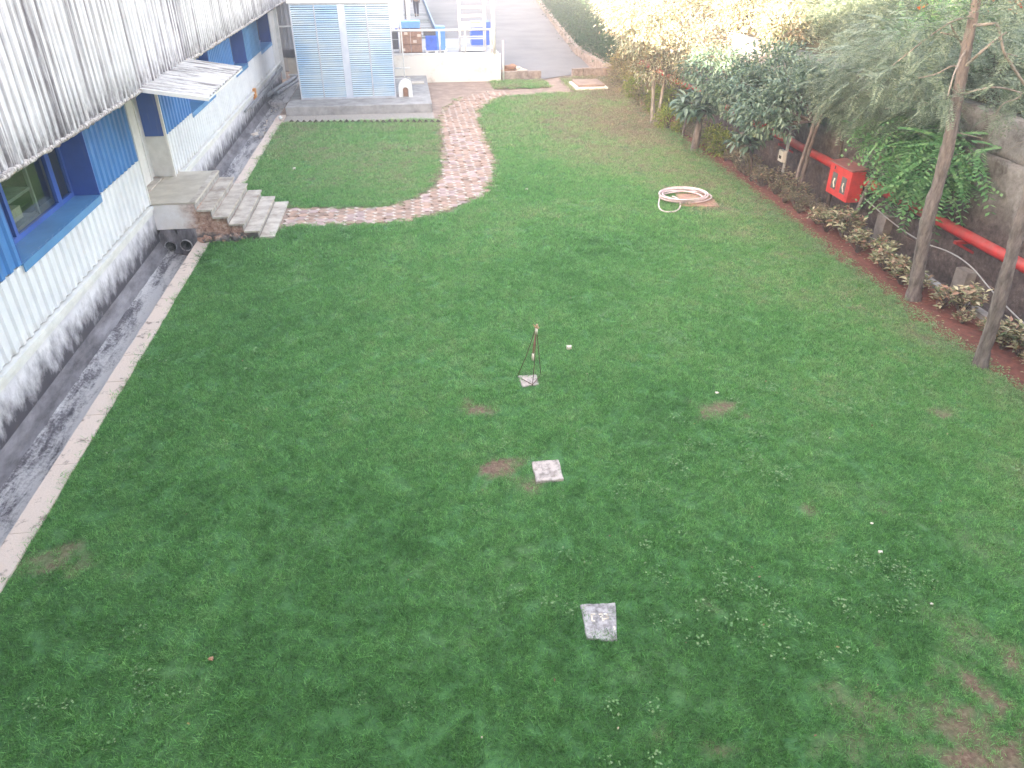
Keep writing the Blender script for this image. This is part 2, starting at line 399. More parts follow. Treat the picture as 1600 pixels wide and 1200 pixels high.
# channel floor between bed kerb and old wall
tag(MB().add([(10.1,3,-.45),(11.25,3,-.45),(11.25,38.5,-.40),(10.1,38.5,-.40)], [(0,1,2,3)]).build('channel_floor', M['wall']), kind='structure')
# road, with dirt verge
sheet('road', [(2.0, 37.0), (6.3, 37.0), (9.3, 38.9), (9.75, 44.96), (10.9, 55.85), (13.6, 79.8), (19, 130), (-30, 130), (-30, 44), (2.0, 44)], 0.0, M['asphalt'])
# lawn: a fine grid with a mask of bare places
BARE = [(at(745, 640), .28, .8), (at(788, 738), .33, .95), (at(820, 750), .22, .95), (at(1120, 640), .30, .8), (at(1560, 1160), .55, 1.), (at(1500, 1120), .4, .8),
        (at(1025, 1150), .16, .8), (at(1115, 1165), .16, .7), (at(60, 880), .4, .7), (at(1380, 1010), .12, .7), (at(1265, 800), .15, .6), (at(1380, 800), .14, .6),
        (at(1280, 840), .12, .5), (at(1470, 650), .25, .7), (at(1100, 940), .14, .45), (at(945, 155), .9, .4), (at(1000, 200), .5, .4), (at(1360, 1120), .4, .5),
        (at(1300, 380), .35, .55), (at(1230, 400), .3, .4), (at(620, 250), .8, .22), (at(520, 290), .8, .25), (at(1130, 330), .3, .5), (at(1170, 245), .3, .35)]
def path_d(x, y):
    """signed closeness to the tile path: < 0 inside"""
    P = PATH; best = np.full(np.shape(x), 9.)
    for (a, ra), (b, rb) in zip(P[:-1], P[1:]):
        dx, dy = b[0]-a[0], b[1]-a[1]; L = dx*dx+dy*dy
        t = np.clip(((x-a[0])*dx+(y-a[1])*dy)/L, 0, 1)
        d = np.hypot(x-a[0]-t*dx, y-a[1]-t*dy)-(ra+(rb-ra)*t)
        best = np.minimum(best, d)
    return best
PATH = [((-3.2, 18.25), .72), ((-1.4, 18.1), .66), ((-.5, 18.15), .62), ((.4, 18.75), .68), ((1.15, 19.8), .78), ((1.52, 21.3), .80), ((1.75, 23.3), .80), ((1.8, 26), .78), ((1.82, 28.5), .75), ((2.0, 30.3), .72), ((2.7, 32.3), .75), ((3.8, 33.7), .6)]
def bare_at(x, y):
    b = np.zeros_like(x); wob = (fbm(x, y, 3.2, 5)-.5)
    for c, r, k in BARE:
        d = np.hypot((x-c[0])*.75, y-c[1]) + wob*r*2.6+(fbm(x, y, 8, 16)-.5)*r*1.2
        b = np.maximum(b, k*np.clip((r-d)/(r*.55), 0, 1))
    wob = wob+(fbm(x, y, 9, 15)-.5)*.3; n = fbm(x, y, .9, 31); side = np.clip((x-5.0)/3.2, 0, 1)*.55+.12
    side = np.maximum(side, np.clip((x-2.2)/2.5, 0, 1)*np.clip((6.3-y)/2.4, 0, 1)*.9)
    b = np.maximum(b, np.clip((n-.60)*5, 0, 1)*side)
    # worn strip along path and towards the road
    b = np.maximum(b, np.clip(1-(path_d(x, y)+wob*.35)/.16, 0, 1)*.8)
    b = np.maximum(b, np.clip((8.98-.32-x + wob*.5) / -.25, 0, 1)*.5)
    b = b*(.35+1.25*fbm(x, y, 6.5, 91, 3))
    return np.clip(b, 0, 1)
def lawn_in(x, y):
    wob = (fbm(x, y, 1.6, 77)-.5)*.38 + (fbm(x, y, 6, 7)-.5)*.16
    ok = (x > -4.63) & (x < 9.0+wob*1.2-.08+np.clip(y-28, 0, 1)*.98) & (y > 2.0) & (y < 37.5)
    ok &= path_d(x, y) > wob*.45-.03
    ok &= ~((x < 1.2) & (y > 28.95))                     # pad and gravel strip
    ok &= ~((x < -3.2) & (y > 16.75) & (y < 19.5))         # steps
    edge = np.interp(x, [1., 2.2, 3.0, 4.2, 6.5, 7.2, 7.3, 9], [28.9, 29.5, 32.2, 33.0, 33.3, 33.6, 37.2, 37.3])
    main = y < edge+wob
    patch = (x > 3.9) & (x < 6.4) & (y < 36.8) & (y > 34.9+wob)
    far = (x > 8.6)
    return ok & (main | patch | (far & (y < 38.2)))
xs = np.arange(-4.65, 10.0, .1); ys = np.concatenate([np.arange(1.0, 16, .1), np.arange(16, 38.3, .12)])
GX_, GY_ = np.meshgrid(xs, ys); nx, ny = len(xs), len(ys)
gz = .004 + .012*fbm(GX_, GY_, 2, 3)
idx = np.arange(nx*ny).reshape(ny, nx)
F = np.stack([idx[:-1, :-1], idx[:-1, 1:], idx[1:, 1:], idx[1:, :-1]], -1).reshape(-1, 4)
cx = (GX_[:-1, :-1]+.05).ravel(); cy = (GY_[:-1, :-1]+.05).ravel()
F = F[lawn_in(cx, cy)]
me = np_mesh('lawn', np.stack([GX_.ravel(), GY_.ravel(), gz.ravel()], 1), F, M['lawn'])
at_ = me.attributes.new('bare', 'FLOAT', 'POINT'); at_.data.foreach_set('value', bare_at(GX_.ravel(), GY_.ravel()).astype(np.float32))
tag(put('lawn', me), kind='structure')
# red soil bed under the trees
bed = []
for y in np.arange(1.0, 30.2, .35): bed.append((8.55, y))
sheet('soil_bed', [(8.5, 1), (10.0, 1), (10.0, 29), (9.4, 30), (8.5, 30)], -.012+.012, M['soil'])
sheet('gravel_strip', [(-4.6, 28.9), (1.12, 28.2), (1.05, 30.28), (-4.6, 30.28)], -.012, M['gravel'])
sheet('worn_verge', [(.95, 28.2), (1.2, 28.2), (1.3, 30.0), (2.4, 33.2), (3.4, 34.7), (4.4, 36.85), (.95, 36.85)], -.008, M['dirt'])

# ------------------------------------------------------------ drain along the shed
def drain_seg(y0, y1, name='drain_floor'):
    n = int((y1-y0)/.25); Y = np.linspace(y0, y1, n+1)
    prof = [(-5.78, .12), (-5.71, -.04), (-5.60, -.19), (-5.45, -.27), (-5.2, -.32), (-4.93, -.31), (-4.925, -.03)]
    V = []; 
    for y in Y:
        for i, (x, z) in enumerate(prof): V.append((x, y, z+(random.random()-.5)*(.02 if 1 < i < 5 else .004)))
    k = len(prof); Fm = []; mi = []
    for j in range(n):
        for i in range(k-1): Fm.append((j*k+i, j*k+i+1, (j+1)*k+i+1, (j+1)*k+i)); mi.append(0 if i < 2 else 1)
    o = put(name, np_mesh(name, np.array(V), np.array(Fm), [M['drain_skirt'], M['drain']], np.array(mi), True)); tag(o, kind='structure')
drain_seg(2.5, 16.82); drain_seg(19.3, 33.2)
# kerb stones of the drain
kp = tag(bpy.data.objects.new('drain_kerb', None), kind='structure'); C.objects.link(kp)
y = 2.6; 
def jit_slab(x0, y0, x1, y1, z0, z1, j=.012):
    q = lambda v: v+(random.random()-.5)*2*j
    m = MB(); ys_ = np.linspace(y0, y1, 5); V = []
    for yy in ys_:
        a, b = q(x0), q(x1); zt = z1+(random.random()-.5)*j*.6
        V += [(a, yy, z0), (a, yy, zt), (b, yy, zt), (b, yy, z0)]
    fs = [(0,1,2,3)[::-1], tuple(16+i for i in (0,1,2,3))]
    for i in range(4):
        for k in range(4): fs.append((i*4+k, i*4+(k+1) % 4, i*4+4+(k+1) % 4, i*4+4+k)[::-1])
    return m.add(V, fs)
while y < 30.1:
    L = .85+random.random()*.5
    if not (16.7 < y+L/2 < 19.4):
        y1 = min(y+L, 16.85) if y < 16.8 else y+L
        jit_slab(-4.925, y+.004, -4.63, y1-.004, -.2, .035, .007).build('kerb_stone', M['kerb'], kp)
    y += L

# ------------------------------------------------------------ the long shed on the left
shed = thing('factory_shed', 'long white and blue corrugated factory shed with mould streaked fascia beside the drain', 'building', (-5.4, 20, 0))
shed.location = (0, 0, 0)
def corr(L, z0, z1, pitch=.25, dep=.035, duty=.45, n_edge=.12):
    """trapezoid corrugated sheet, runs along +Y from 0 to L, ribs vertical, standing proud to +X"""
    P = []; n = int(round(L/pitch)); p = L/n
    for i in range(n):
        y0 = i*p
        P += [(0, y0), (0, y0+p*(1-duty)*.8), (dep, y0+p*(1-duty)*.8+p*n_edge), (dep, y0+p-p*n_edge)]
    P.append((0, L)); V = []
    for x, yy in P: V += [(x, yy, z0), (x, yy, z1)]
    b = len(V)
    for x, yy in P: V += [(x-.006, yy, z0), (x-.006, yy, z1)]
    Fs = []
    for i in range(len(P)-1):
        Fs.append((2*i, 2*i+2, 2*i+3, 2*i+1)); Fs.append((b+2*i, b+2*i+1, b+2*i+3, b+2*i+2)); Fs.append((2*i, b+2*i, b+2*i+2, 2*i+2)); Fs.append((2*i+1, 2*i+3, b+2*i+3, b+2*i+1))
    return MB().add(V, Fs)
WX = -5.76; RX = -6.2
# lower white cladding, sheets of a metre
def run(y0, y1, z0, z1, mat, name, step=1.0, x=WX, cache={}):
    n = max(1, int(round((y1-y0)/step))); L = (y1-y0)/n
    key = (round(L, 3), z0, z1, mat, name)
    if key not in cache: cache[key] = corr(L, z0, z1, .25).mesh(name, M[mat])
    for i in range(n): put(name, cache[key], shed, loc=(x+(i % 2)*.004, y0+i*L, 0))
ZS = 1.86
run(2.5, 16.75, .9, ZS, 'white_clad', 'cladding_sheet')
run(19.0, 36.6, .9, ZS, 'white_clad', 'cladding_sheet')
run(2.5, 11.0, ZS+.004, 3.5, 'blue', 'blue_cladding_sheet')
run(14.36, 16.75, ZS+.004, 3.5, 'blue', 'blue_cladding_sheet', 1.2)
run(19.0, 21.6, ZS+.004, 3.5, 'blue', 'blue_cladding_sheet', 1.3)
run(24.6, 28.0, ZS+.004, 3.5, 'blue', 'blue_cladding_sheet', 1.13)
run(30.4, 33.6, ZS+.004, 3.5, 'blue_pale', 'blue_cladding_sheet', 1.06)
# wall core behind the sheets
core = MB()
for a, b in ((2.5, 11.0), (14.36, 16.75), (19.0, 21.6), (24.6, 28.0), (30.4, 33.6)): MB().box((-6.6, a+.01, .88), (-5.772, b-.01, 3.5)).build('wall_core', M['outbuilding'], shed)
for a, b in ((11.0, 14.36), (21.6, 24.6), (28.0, 30.4), (33.6, 36.6)): MB().box((-6.6, a+.012, .88), (-5.772, b-.012, ZS-.032)).build('wall_core', M['outbuilding'], shed)
MB().box((-5.775, 36.6, .6), (-5.70, 38.0, 3.5)).build('end_panel', M['white_paint'], shed)
MB().box((-5.715, 38.0, .1), (-5.55, 38.12, 3.5)).build('corner_post', M['white_paint'], shed)
# window recesses
def recess(y0, y1, frames, shelf=False):
    MB().box((RX, y0, ZS-.03), (WX+.05, y1, ZS)).build('sill', M['blue_pale'], shed)
    MB().box((WX+.030, y0, ZS-.13), (WX+.044, y1, ZS-.032)).build('sill_drip', M['blue_pale'], shed)
    MB().box((RX, y1-.012, ZS+.001), (WX+.03, y1+.008, 3.5)).build('reveal', M['blue_dark'], shed)
    MB().box((RX, y0-.008, ZS+.001), (WX+.03, y0+.012, 3.5)).build('reveal', M['blue_dark'], shed)
    f = MB(); T = .07
    f.box((RX-.04, y0, ZS), (RX+.03, y1, ZS+.08)).box((RX-.04, y0, 3.05), (RX+.03, y1, 3.12)).box((RX-.04, y0, 3.12), (RX+.0, y1, 3.5))
    for yy, ww in frames: f.box((RX-.035, yy-ww/2, ZS+.08), (RX+.035, yy+ww/2, 3.05))
    wf = f.build('window', M['blue_dark'], shed)
    e = [y0]+[q for q, _ in frames]+[y1]
    for a, b in zip(e[:-1], e[1:]):
        if b-a > .15: MB().box((RX-.012, a+.02, ZS+.08), (RX-.006, b-.02, 3.05)).build('pane', M['glass'], wf)
recess(11.0, 14.36, [(12.0, .09), (13.74, .16), (14.3, .07)])
recess(21.6, 24.6, [(22.6, .08), (23.7, .08)])
recess(28.0, 30.4, [(28.6, .08), (29.5, .35)])
recess(33.6, 36.6, [(34.6, .08), (35.6, .08)])
MB().box((-8.6, 2.5, .8), (-8.5, 38, 3.6)).box((-8.6, 2.5, .8), (-6.25, 38, .86)).box((-8.6, 2.5, 3.5), (-6.25, 38, 3.6)).build('interior', M['interior'], shed)
MB().box((-6.19, 29.0, 2.45), (-6.15, 29.12, 2.95)).build('notice', M['white_paint'], shed)
# storage rack seen through the window
rk = thing('storage_rack', 'grey metal storage rack with cartons inside the nearest window', 'shelf', (-6.9, 12.9, .86))
for yy in (11.75, 13.45):
    for xx in (-6.95, -6.45): MB().bar((xx+6.9, yy-12.9, 0), (xx+6.9, yy-12.9, 2.4), .05, .05).build('upright', M['steel'], rk)
for z in (.35, .95, 1.4, 1.75, 2.1): MB().box((-.05, -1.13, z), (.45, .53, z+.05)).build('shelf', M['steel'], rk)
for yy, z, mt in ((12.2, 1.45, 'brown'), (12.6, 1.8, 'orange'), (12.1, 1.8, 'cream'), (12.9, 1.0, 'cream')):
    tag(MB().box((-.16, -.16, 0), (.16, .16, .2)).build('carton', M[mt], None, loc=(-6.68, yy, .86+z+.05)),
        {'brown': 'brown carton on the rack shelf behind the window', 'orange': 'orange carton on the top rack shelf behind the window'}.get(mt, 'cream carton on the rack behind the window, %s shelf' % ('upper' if z > 1.5 else 'lower')), 'carton')
# door recess
MB().box((-6.24, 16.75, .9), (-6.2, 18.98, 3.5)).build('recess_wall', M['white_paint'], shed)
d = bevel(MB().box((0, 0, 0), (.05, 1.05, 2.0)).build('door', M['white_paint'], shed, loc=(-6.199, 17.45, .93)), .006)
MB().bar((.075, .12, .95), (.075, .12, 1.15), .02, .02).build('handle', M['dark_grey'], d)
MB().box((-6.198, 17.3, 2.96), (-6.15, 18.6, 3.45)).build('transom_window', M['dark_grey'], shed)
for q_ in (17.36, 18.51): MB().box((-6.19, q_, .9), (-6.13, q_+.08, 2.96)).build('door_frame', M['white_paint'], shed)
MB().box((-6.2, 16.74, .9), (-5.70, 16.765, 3.5)).build('jamb', M['white_paint'], shed)
m = MB().box((-6.2, 18.98, .9), (-5.73, 19.0, ZS-.01)); m.build('jamb', M['white_paint'], shed)
MB().box((-6.2, 18.98, ZS), (-5.73, 19.0, 3.5)).build('jamb', M['blue_dark'], shed)
MB().box((-5.76, 18.93, .9), (-5.70, 18.978, 3.5)).build('jamb', M['white_paint'], shed)
# base ledges and plinth
for a, b in ((2.5, 16.74), (19.0, 38)):
    MB().box((-6.2, a, .80), (-5.66, b, .875)).build('ledge', M['white_paint'], shed)
    MB().box((-6.2, a, .70), (-5.70, b, .795)).build('ledge', M['white_paint'], shed)
MB().box((-6.2, 2.5, -.4), (-5.745, 38, .70)).build('plinth', M['plinth'], shed)
# upper fascia
FX = -5.0; ZB = 3.47
fm = {}
y = 3.0; i = 0
while y < 38:
    L = 1.05
    if L not in fm: fm[L] = corr(L, ZB-.02, 5.8, .21, .032, .4, .08).mesh('fascia_sheet', M['fascia'])
    put('fascia_sheet', fm[L], shed, loc=(FX+(i % 2)*.012, y, -.012*(i % 3)), rot=(0, R(.25*((i*7) % 3-1)), 0)); y += L-.02; i += 1
m = MB(); yy = 3.0
P0 = []
while yy < 38.2: P0.append((FX+.02+(random.random()-.5)*.02, yy, ZB-.045+(random.random()-.5)*.015)); yy += .12
m.tube(P0, [.035+random.random()*.018 for _ in P0], 6, wob=.4); m.build('drip_edge', M['grime_edge'], shed)
MB().box((-5.02-.7, 3, 3.5), (-5.03, 38.2, 3.53)).build('soffit', M['outbuilding'], shed)
MB().box((-16, 3, 5.7), (-5.05, 38.2, 5.8)).box((-5.2, 3, 3.55), (-5.05, 38.2, 5.7)).box((-16, 38.05, .0), (-5.9, 38.2, 5.7)).box((-16, 2.5, 0), (-8.7, 3., 5.7)).box((-16, 3, 0), (-15.9, 38, 5.7)).build('roof', M['outbuilding'], shed)
# awning over the door
aw = MB(); ya, yb = 15.65, 19.35
n = 15; P = []
for i in range(n):
    p = (yb-ya)/n; y0 = ya+i*p; P += [(y0, 0), (y0+p*.45, 0), (y0+p*.6, .035), (y0+p*.85, .035)]
P.append((yb, 0)); V = []; Fs = []
for yy, dz in P: V += [(-4.99, yy, 3.46+dz), (-3.78, yy, 3.27+dz), (-4.99, yy, 3.45+dz), (-3.78, yy, 3.26+dz)]
for i in range(len(P)-1):
    a = 4*i; b = a+4; Fs += [(a, a+1, b+1, b), (a+2, b+2, b+3, a+3), (a+1, a+3, b+3, b+1)]
aw.add(V, Fs); awo = aw.build('awning', M['awning'], shed)
m = MB().bar((-4.99, ya+.0, 3.43), (-3.78, ya+.0, 3.24), .04, .07).bar((-3.8, ya, 3.235), (-3.8, yb, 3.235), .03, .03).bar((-4.99, yb-.04, 3.42), (-3.78, yb-.04, 3.23), .04, .04)
m.build('awning_frame', M['white_paint'], awo)

# ------------------------------------------------------------ entrance platform and steps
st = thing('entrance_steps', 'concrete landing with five stone steps in front of the white shed door', 'steps', (0, 0, 0))
Y0, Y1 = 16.81, 19.38
bevel(MB().box((-6.2, Y0, .865), (-4.78, Y1, .905)).build('landing_slab', M['pale_concrete'], st), .008)
bevel(MB().box((-4.92, Y0+.0, .907), (-4.80, Y1, .912)).build('landing_edge', M['marble'], st), .002)
MB().box((-6.2, 16.95, .907), (-5.98, 18.9, .935)).build('threshold', M['marble'], st)
def pl():
    t = NT('whitewashed_landing_side'); z = t.z(); x = z[0]
    base = t.ramp(t.noise(2.2, 6, .6), [(.3, (.70, .66, .63)), (.6, (.80, .79, .80))])
    n = t.noise(3.5, 8, .7); br = t.grey(t.math('ADD', x, t.math('MULTIPLY', n, .7)), -4.85, -4.45)
    col = t.mix(br, base, t.ramp(t.noise(12, 7, .75), [(.35, (.16, .09, .07)), (.5, (.42, .24, .18)), (.65, (.58, .46, .38))]))
    low = t.grey(t.math('ADD', z[2], t.math('MULTIPLY', n, .5)), .42, .34)
    col = t.mix(low, col, (.13, .12, .115)); t.bump(t.noise(15, 6, .75), .5, .02)
    return t.done(col, .9)
M['landing_side'] = pl()
bevel(MB().box((-5.744, Y0+.02, .3), (-4.81, Y1-.02, .864)).box((-5.744, Y0+.5, -.3), (-4.81, Y1-.5, .3)).build('landing_body', M['landing_side'], st), .01)
# culvert end wall with two openings: built as a plate around two rings
def culvert_wall(x0, x1, z0, z1, yf, holes, r):
    m = MB(); n = 20
    xm = (x0+x1)/2
    cells = [(x0, xm, holes[0]), (xm, x1, holes[1])]
    for a, b, (hx, hz) in cells:
        V = []; 
        for k in range(n):
            an = 2*math.pi*k/n; c, s_ = math.cos(an), math.sin(an)
            V.append((hx+r*c, yf, hz+r*s_))
            tx = ((b-hx) if c > 0 else (hx-a))/max(abs(c), 1e-6); tz = ((z1-hz) if s_ > 0 else (hz-z0))/max(abs(s_), 1e-6); t = min(tx, tz)
            V.append((hx+t*c, yf, hz+t*s_))
        F_ = [(2*k, 2*k+1, (2*k+3) % (2*n), (2*k+2) % (2*n)) for k in range(n)]
        m.add(V, [f[::-1] for f in F_])
        # corner fillers
        m.add([(hx+r*math.cos(2*math.pi*k/n), yf, hz+r*math.sin(2*math.pi*k/n)) for k in range(n)]+[(hx+r*math.cos(2*math.pi*k/n), yf+1.2, hz+r*math.sin(2*math.pi*k/n)) for k in range(n)],
              [(k, (k+1) % n, n+(k+1) % n, n+k) for k in range(n)], 0, True)
    # backing plate fills the corners, set behind, with room for the bores
    return m
H1, H2 = (-5.54, -.10), (-5.20, -.08)
culvert_wall(-5.744, -4.92, -.42, .30, Y0+.03, [H1, H2], .118).build('culvert_wall', M['drain_skirt'], st)
for hx, hz in (H1, H2):
    p = MB(); n = 20
    V = []
    for k in range(n):
        a = 2*math.pi*k/n
        for rr, yy in ((.118, Y0+.0), (.118, Y0+1.0), (.134, Y0+.03), (.134, Y0+.0)): V.append((hx+rr*math.cos(a), yy, hz+rr*math.sin(a)))
    F_ = []
    for k in range(n):
        a = 4*k; b = 4*((k+1) % n); F_ += [(a, b, b+1, a+1), (a, a+3, b+3, b), (a+3, a+2, b+2, b+3)]
    p.add(V, F_, 0, True); p.build('culvert_pipe', M['drain'], st)
# broken brick flank under the stairs
m = MB()
for k in range(4):
    xa = -4.80+.30*k; m.box((xa, Y0+.06, -.2), (xa+.30, Y1-.06, .905-.175*(k+1)-.05))
m.box((-5.0, Y0+.035, -.2), (-4.79, Y0+.5, .75))
m.build('brick_core', M['landing_side'], st)
for k in range(5):
    zt = .905-.175*(k+1); xa = -4.80+.31*k
    if k == 4: zt = .05
    jit_slab(xa-.0, Y0-.03 if k < 4 else Y0-.02, xa+.335, Y1, zt-.04, zt, .003).build('tread', M['marble'], st)
    bevel(MB().box((xa-.03, Y0+.0, zt+.001), (xa-.008, Y1-.02, zt+.175-.046)).build('riser', M['riser'], st), .003)
# loose rubble against the flank
for k in range(26):
    s_ = .03+random.random()*.06; p = (-4.85+random.random()*1.0, Y0-.02-random.random()*.12, .01+random.random()*.12)
    o = MB().box((-s_, -s_*.8, -s_*.6), (s_, s_*.8, s_*.6)).build('rubble', M['brick_slab'] if k % 2 else M['landing_side'], st, loc=p, rot=(random.random()*3, random.random()*3, random.random()*3))

# ------------------------------------------------------------ paved path: pink octagons with small white squares
pp = tag(bpy.data.objects.new('paved_path', None), kind='structure'); C.objects.link(pp)
sheet('path_bed', [(p[0][0]-p[1]*.96*sx, p[0][1]) if 0 else (0, 0) for p in PATH for sx in (1,)][:0] or [(-3.3, 17.4), (-.2, 17.4), (1.6, 18.3), (2.4, 20), (2.65, 23), (2.65, 29), (3.3, 31.5), (4.6, 33.2), (4.2, 34.6), (3.4, 34.7), (2.3, 33.2), (1.2, 30.2), (1.0, 29), (.8, 21), (.3, 19.8), (-.7, 19.0), (-3.3, 19.1)], -.004, M['dirt'])
def ngon(n, r, z0, z1, rot=0, sy=1.):
    m = MB(); P = [(r*math.cos(rot+2*math.pi*i/n), sy*r*math.sin(rot+2*math.pi*i/n)) for i in range(n)]
    Q = [(x*.93, y*.93) for x, y in P]
    V = [(x, y, z0) for x, y in P]+[(x, y, z1-.006) for x, y in P]+[(x, y, z1) for x, y in Q]
    F_ = [tuple(range(2*n, 3*n))]
    for i in range(n):
        j = (i+1) % n; F_ += [(i, j, n+j, n+i), (n+i, n+j, 2*n+j, 2*n+i)]
    return m.add(V, F_)
pitch = .235; ro = pitch/2/math.cos(math.pi/8)*.975
octm = ngon(8, ro, -.02, .022, math.pi/8).mesh('paver', M['paver_pink'])
octm2 = ngon(8, ro, -.02, .022, math.pi/8).mesh('paver', simple('paver_dusty', (.46, .33, .30), (.30, .22, .21), 5, .9, .4, .006, isl=.2))
sqr = pitch*.30*.93; sqm = ngon(4, sqr, -.02, .024, 0).mesh('small_paver', M['paver_white'])
cells = []
for j in range(0, 80):
    for i in range(-20, 40):
        x, y = -3.0+i*pitch, 17.4+j*pitch
        cells.append((x, y, 0)); cells.append((x+pitch/2, y+pitch/2, 1))
cells = [(x, y, k) for x, y, k in cells if path_d(np.array([x]), np.array([y]))[0] < -.04+(random.random()-.5)*.16 and x > -3.2]
cells.sort(key=lambda c: c[1])
cnt = {0: 0, 1: 0}; rest = MB(); restw = MB()
for x, y, k in cells:
    if random.random() < .03: continue
    if k == 1 and random.random() < .12: continue
    rz = (random.random()-.5)*.10; zz = (random.random()-.5)*.012; tl = ((random.random()-.5)*.05, (random.random()-.5)*.05, rz)
    x += (random.random()-.5)*.012; y += (random.random()-.5)*.012
    if cnt[k] < 290:
        cnt[k] += 1
        put('paver' if k == 0 else 'small_paver', (octm if random.random() < .7 else octm2) if k == 0 else sqm, pp, loc=(x, y, zz), rot=tl)
    else:
        T = Matrix.Translation((x, y, zz)) @ Euler(tl).to_matrix().to_4x4(); src = octm if k == 0 else sqm
        (rest if k == 0 else restw).add([T @ v.co for v in src.vertices], [tuple(p.vertices) for p in src.polygons])
if rest.v: tag(rest.build('far_pavers', M['paver_pink'], pp), kind='stuff')
if restw.v: tag(restw.build('far_small_pavers', M['paver_white'], pp), kind='stuff')

# ------------------------------------------------------------ zigzag brick edging
ed = thing('brick_edging', 'zigzag row of bricks set on edge between lawn and gravel strip', 'edging', (0, 0, 0))
bm_ = MB().box((-.11, -.035, -.11), (.11, .035, .11)).mesh('brick', simple('dark_brick', (.17, .12, .11), (.08, .06, .055), 9, .95, .5, .01, isl=.25))
for i in range(25):
    t = i/24; x = -4.25+5.3*t; y = 28.9-.65*t
    put('brick', bm_, ed, loc=(x, y, -.03+random.random()*.02), rot=(R(-12+random.random()*6), R(45+random.random()*8-4), R(-7)))

# ------------------------------------------------------------ concrete pad with louvred enclosure
pad = bevel(MB().box((-4.62, 30.3, -.05), (.92, 37.4, .30)).build('equipment_pad', M['concrete']), .02, 2)
tag(pad, 'raised concrete pad carrying the blue louvred enclosure', 'concrete pad')
hatch = tag(MB().box((0, 0, 0), (.55, .6, .03)).build('inspection_cover', M['pale_concrete'], loc=(.22, 34.6, .303)), 'small square cover on the concrete pad behind the white pump cover', 'cover')
lv = thing('louvred_enclosure', 'tall light blue louvred enclosure with white frame on the concrete pad', 'enclosure', (-4.16, 31.75, .30))
Wd = 3.72; Ht = 3.40
cols_ = [(.05, .88), (.93, 1.76), (2.04, 2.80), (2.86, 3.67)]
m = MB(); m.box((0, -.03, 0), (.05, .05, Ht)).box((Wd-.05, -.03, 0), (Wd, .05, Ht)).box((.885, -.02, .06), (.925, .04, Ht-.06)).box((2.805, -.02, .06), (2.855, .04, Ht-.06))
m.box((.05, -.025, 0), (Wd-.05, .05, .06)).box((.05, -.025, Ht-.06), (Wd-.05, .05, Ht)); m.build('frame', simple('faded_frame', (.60, .64, .70), (.45, .48, .55), 3, .5, .05), lv)
MB().box((1.765, -.035, .06), (2.035, .04, Ht-.06)).build('centre_post', simple('pale_blue_grey_panel', (.58, .64, .72), (.46, .52, .62), 2, .5, .05), lv)
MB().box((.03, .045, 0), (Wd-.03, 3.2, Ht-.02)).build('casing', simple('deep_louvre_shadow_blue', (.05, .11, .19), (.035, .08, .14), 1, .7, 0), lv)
MB().box((-.06, -.1, Ht+.002), (Wd+.06, 3.3, Ht+.09)).build('roof', M['white_paint'], lv)
NS = 43; ph = (Ht-.12)/NS
for a, b in cols_:
    sm_ = MB().add([(0, -.050, -ph*.20), (b-a, -.050, -ph*.20), (b-a, .005, ph*.36), (0, .005, ph*.36), (0, -.044, -ph*.30), (b-a, -.044, -ph*.30), (b-a, .011, ph*.26), (0, .011, ph*.26)],
                   [(0,1,2,3), (7,6,5,4), (0,4,5,1), (0,3,7,4), (1,5,6,2), (3,2,6,7)]).mesh('louvre_slat', M['slat'])
    for i in range(NS):
        bent = random.random() < .06
        put('louvre_slat', sm_, lv, loc=(a, 0, .06+ph*(i+.5)), rot=(R((random.random()-.5)*7), R((random.random()-.5)*(1.6 if bent else .5)), 0))
# pump cover and pipes beside it
hc = thing('pump_cover', 'small white arched pump cover beside the louvred enclosure', 'pump cover', (-.06, 31.75, .30))
m = MB(); n = 10; V = []; 
for yy in (0, .42):
    for k in range(n+1):
        a = math.pi*k/n; V.append((.27*math.cos(a), yy, .36+.27*math.sin(a)))
    V += [(-.27, yy, 0), (.27, yy, 0)]
k = n+3
# front ring with an arched opening
F_ = []
for i in range(n): F_.append((i, i+1, k+i+1, k+i)[::-1])
F_ += [(n, n+1, k+n+1, k+n)[::-1], (n+2, 0, k, k+n+2)[::-1], tuple(k+i for i in range(k))]
inner = [(.11*math.cos(math.pi*q/n), 0, .26+.11*math.sin(math.pi*q/n)) for q in range(n+1)]+[(-.11, 0, 0), (.11, 0, 0)]
b0 = len(V); V += inner
for i in range(n): F_.append((i, b0+i, b0+i+1, i+1)[::-1])
F_ += [(n, b0+n, b0+n+1, n+1)[::-1], (0, n+2, b0+n+2, b0)[::-1]]
b1 = len(V); V += [(x, .2, z) for x, _, z in inner]
for i in range(n): F_.append((b0+i, b1+i, b1+i+1, b0+i+1))
m.add(V, F_); m.build('hood', M['white_paint'], hc)
MB().box((-.10, .1, .01), (.10, .3, .34)).build('pump', M['brown'], hc)
vp = thing('vertical_water_pipe', 'thin white vertical pipe rising behind the pump cover', 'pipe', (-.05, 32.3, .3))
MB().tube([(0, 0, 0), (-.02, 0, 2.4), (-.06, 0, 2.9)], .028, 8).build('riser', M['white_paint'], vp)
MB().tube([(-.42, .02, 1.0), (.22, .02, 1.0)], .03, 8).build('crossbar', M['white_paint'], vp)
MB().bar((-.4, .03, .62), (.2, .03, .62), .02, .02).bar((.2, .03, .62), (.24, .03, .1), .02, .02).build('bracket', M['white_paint'], vp)
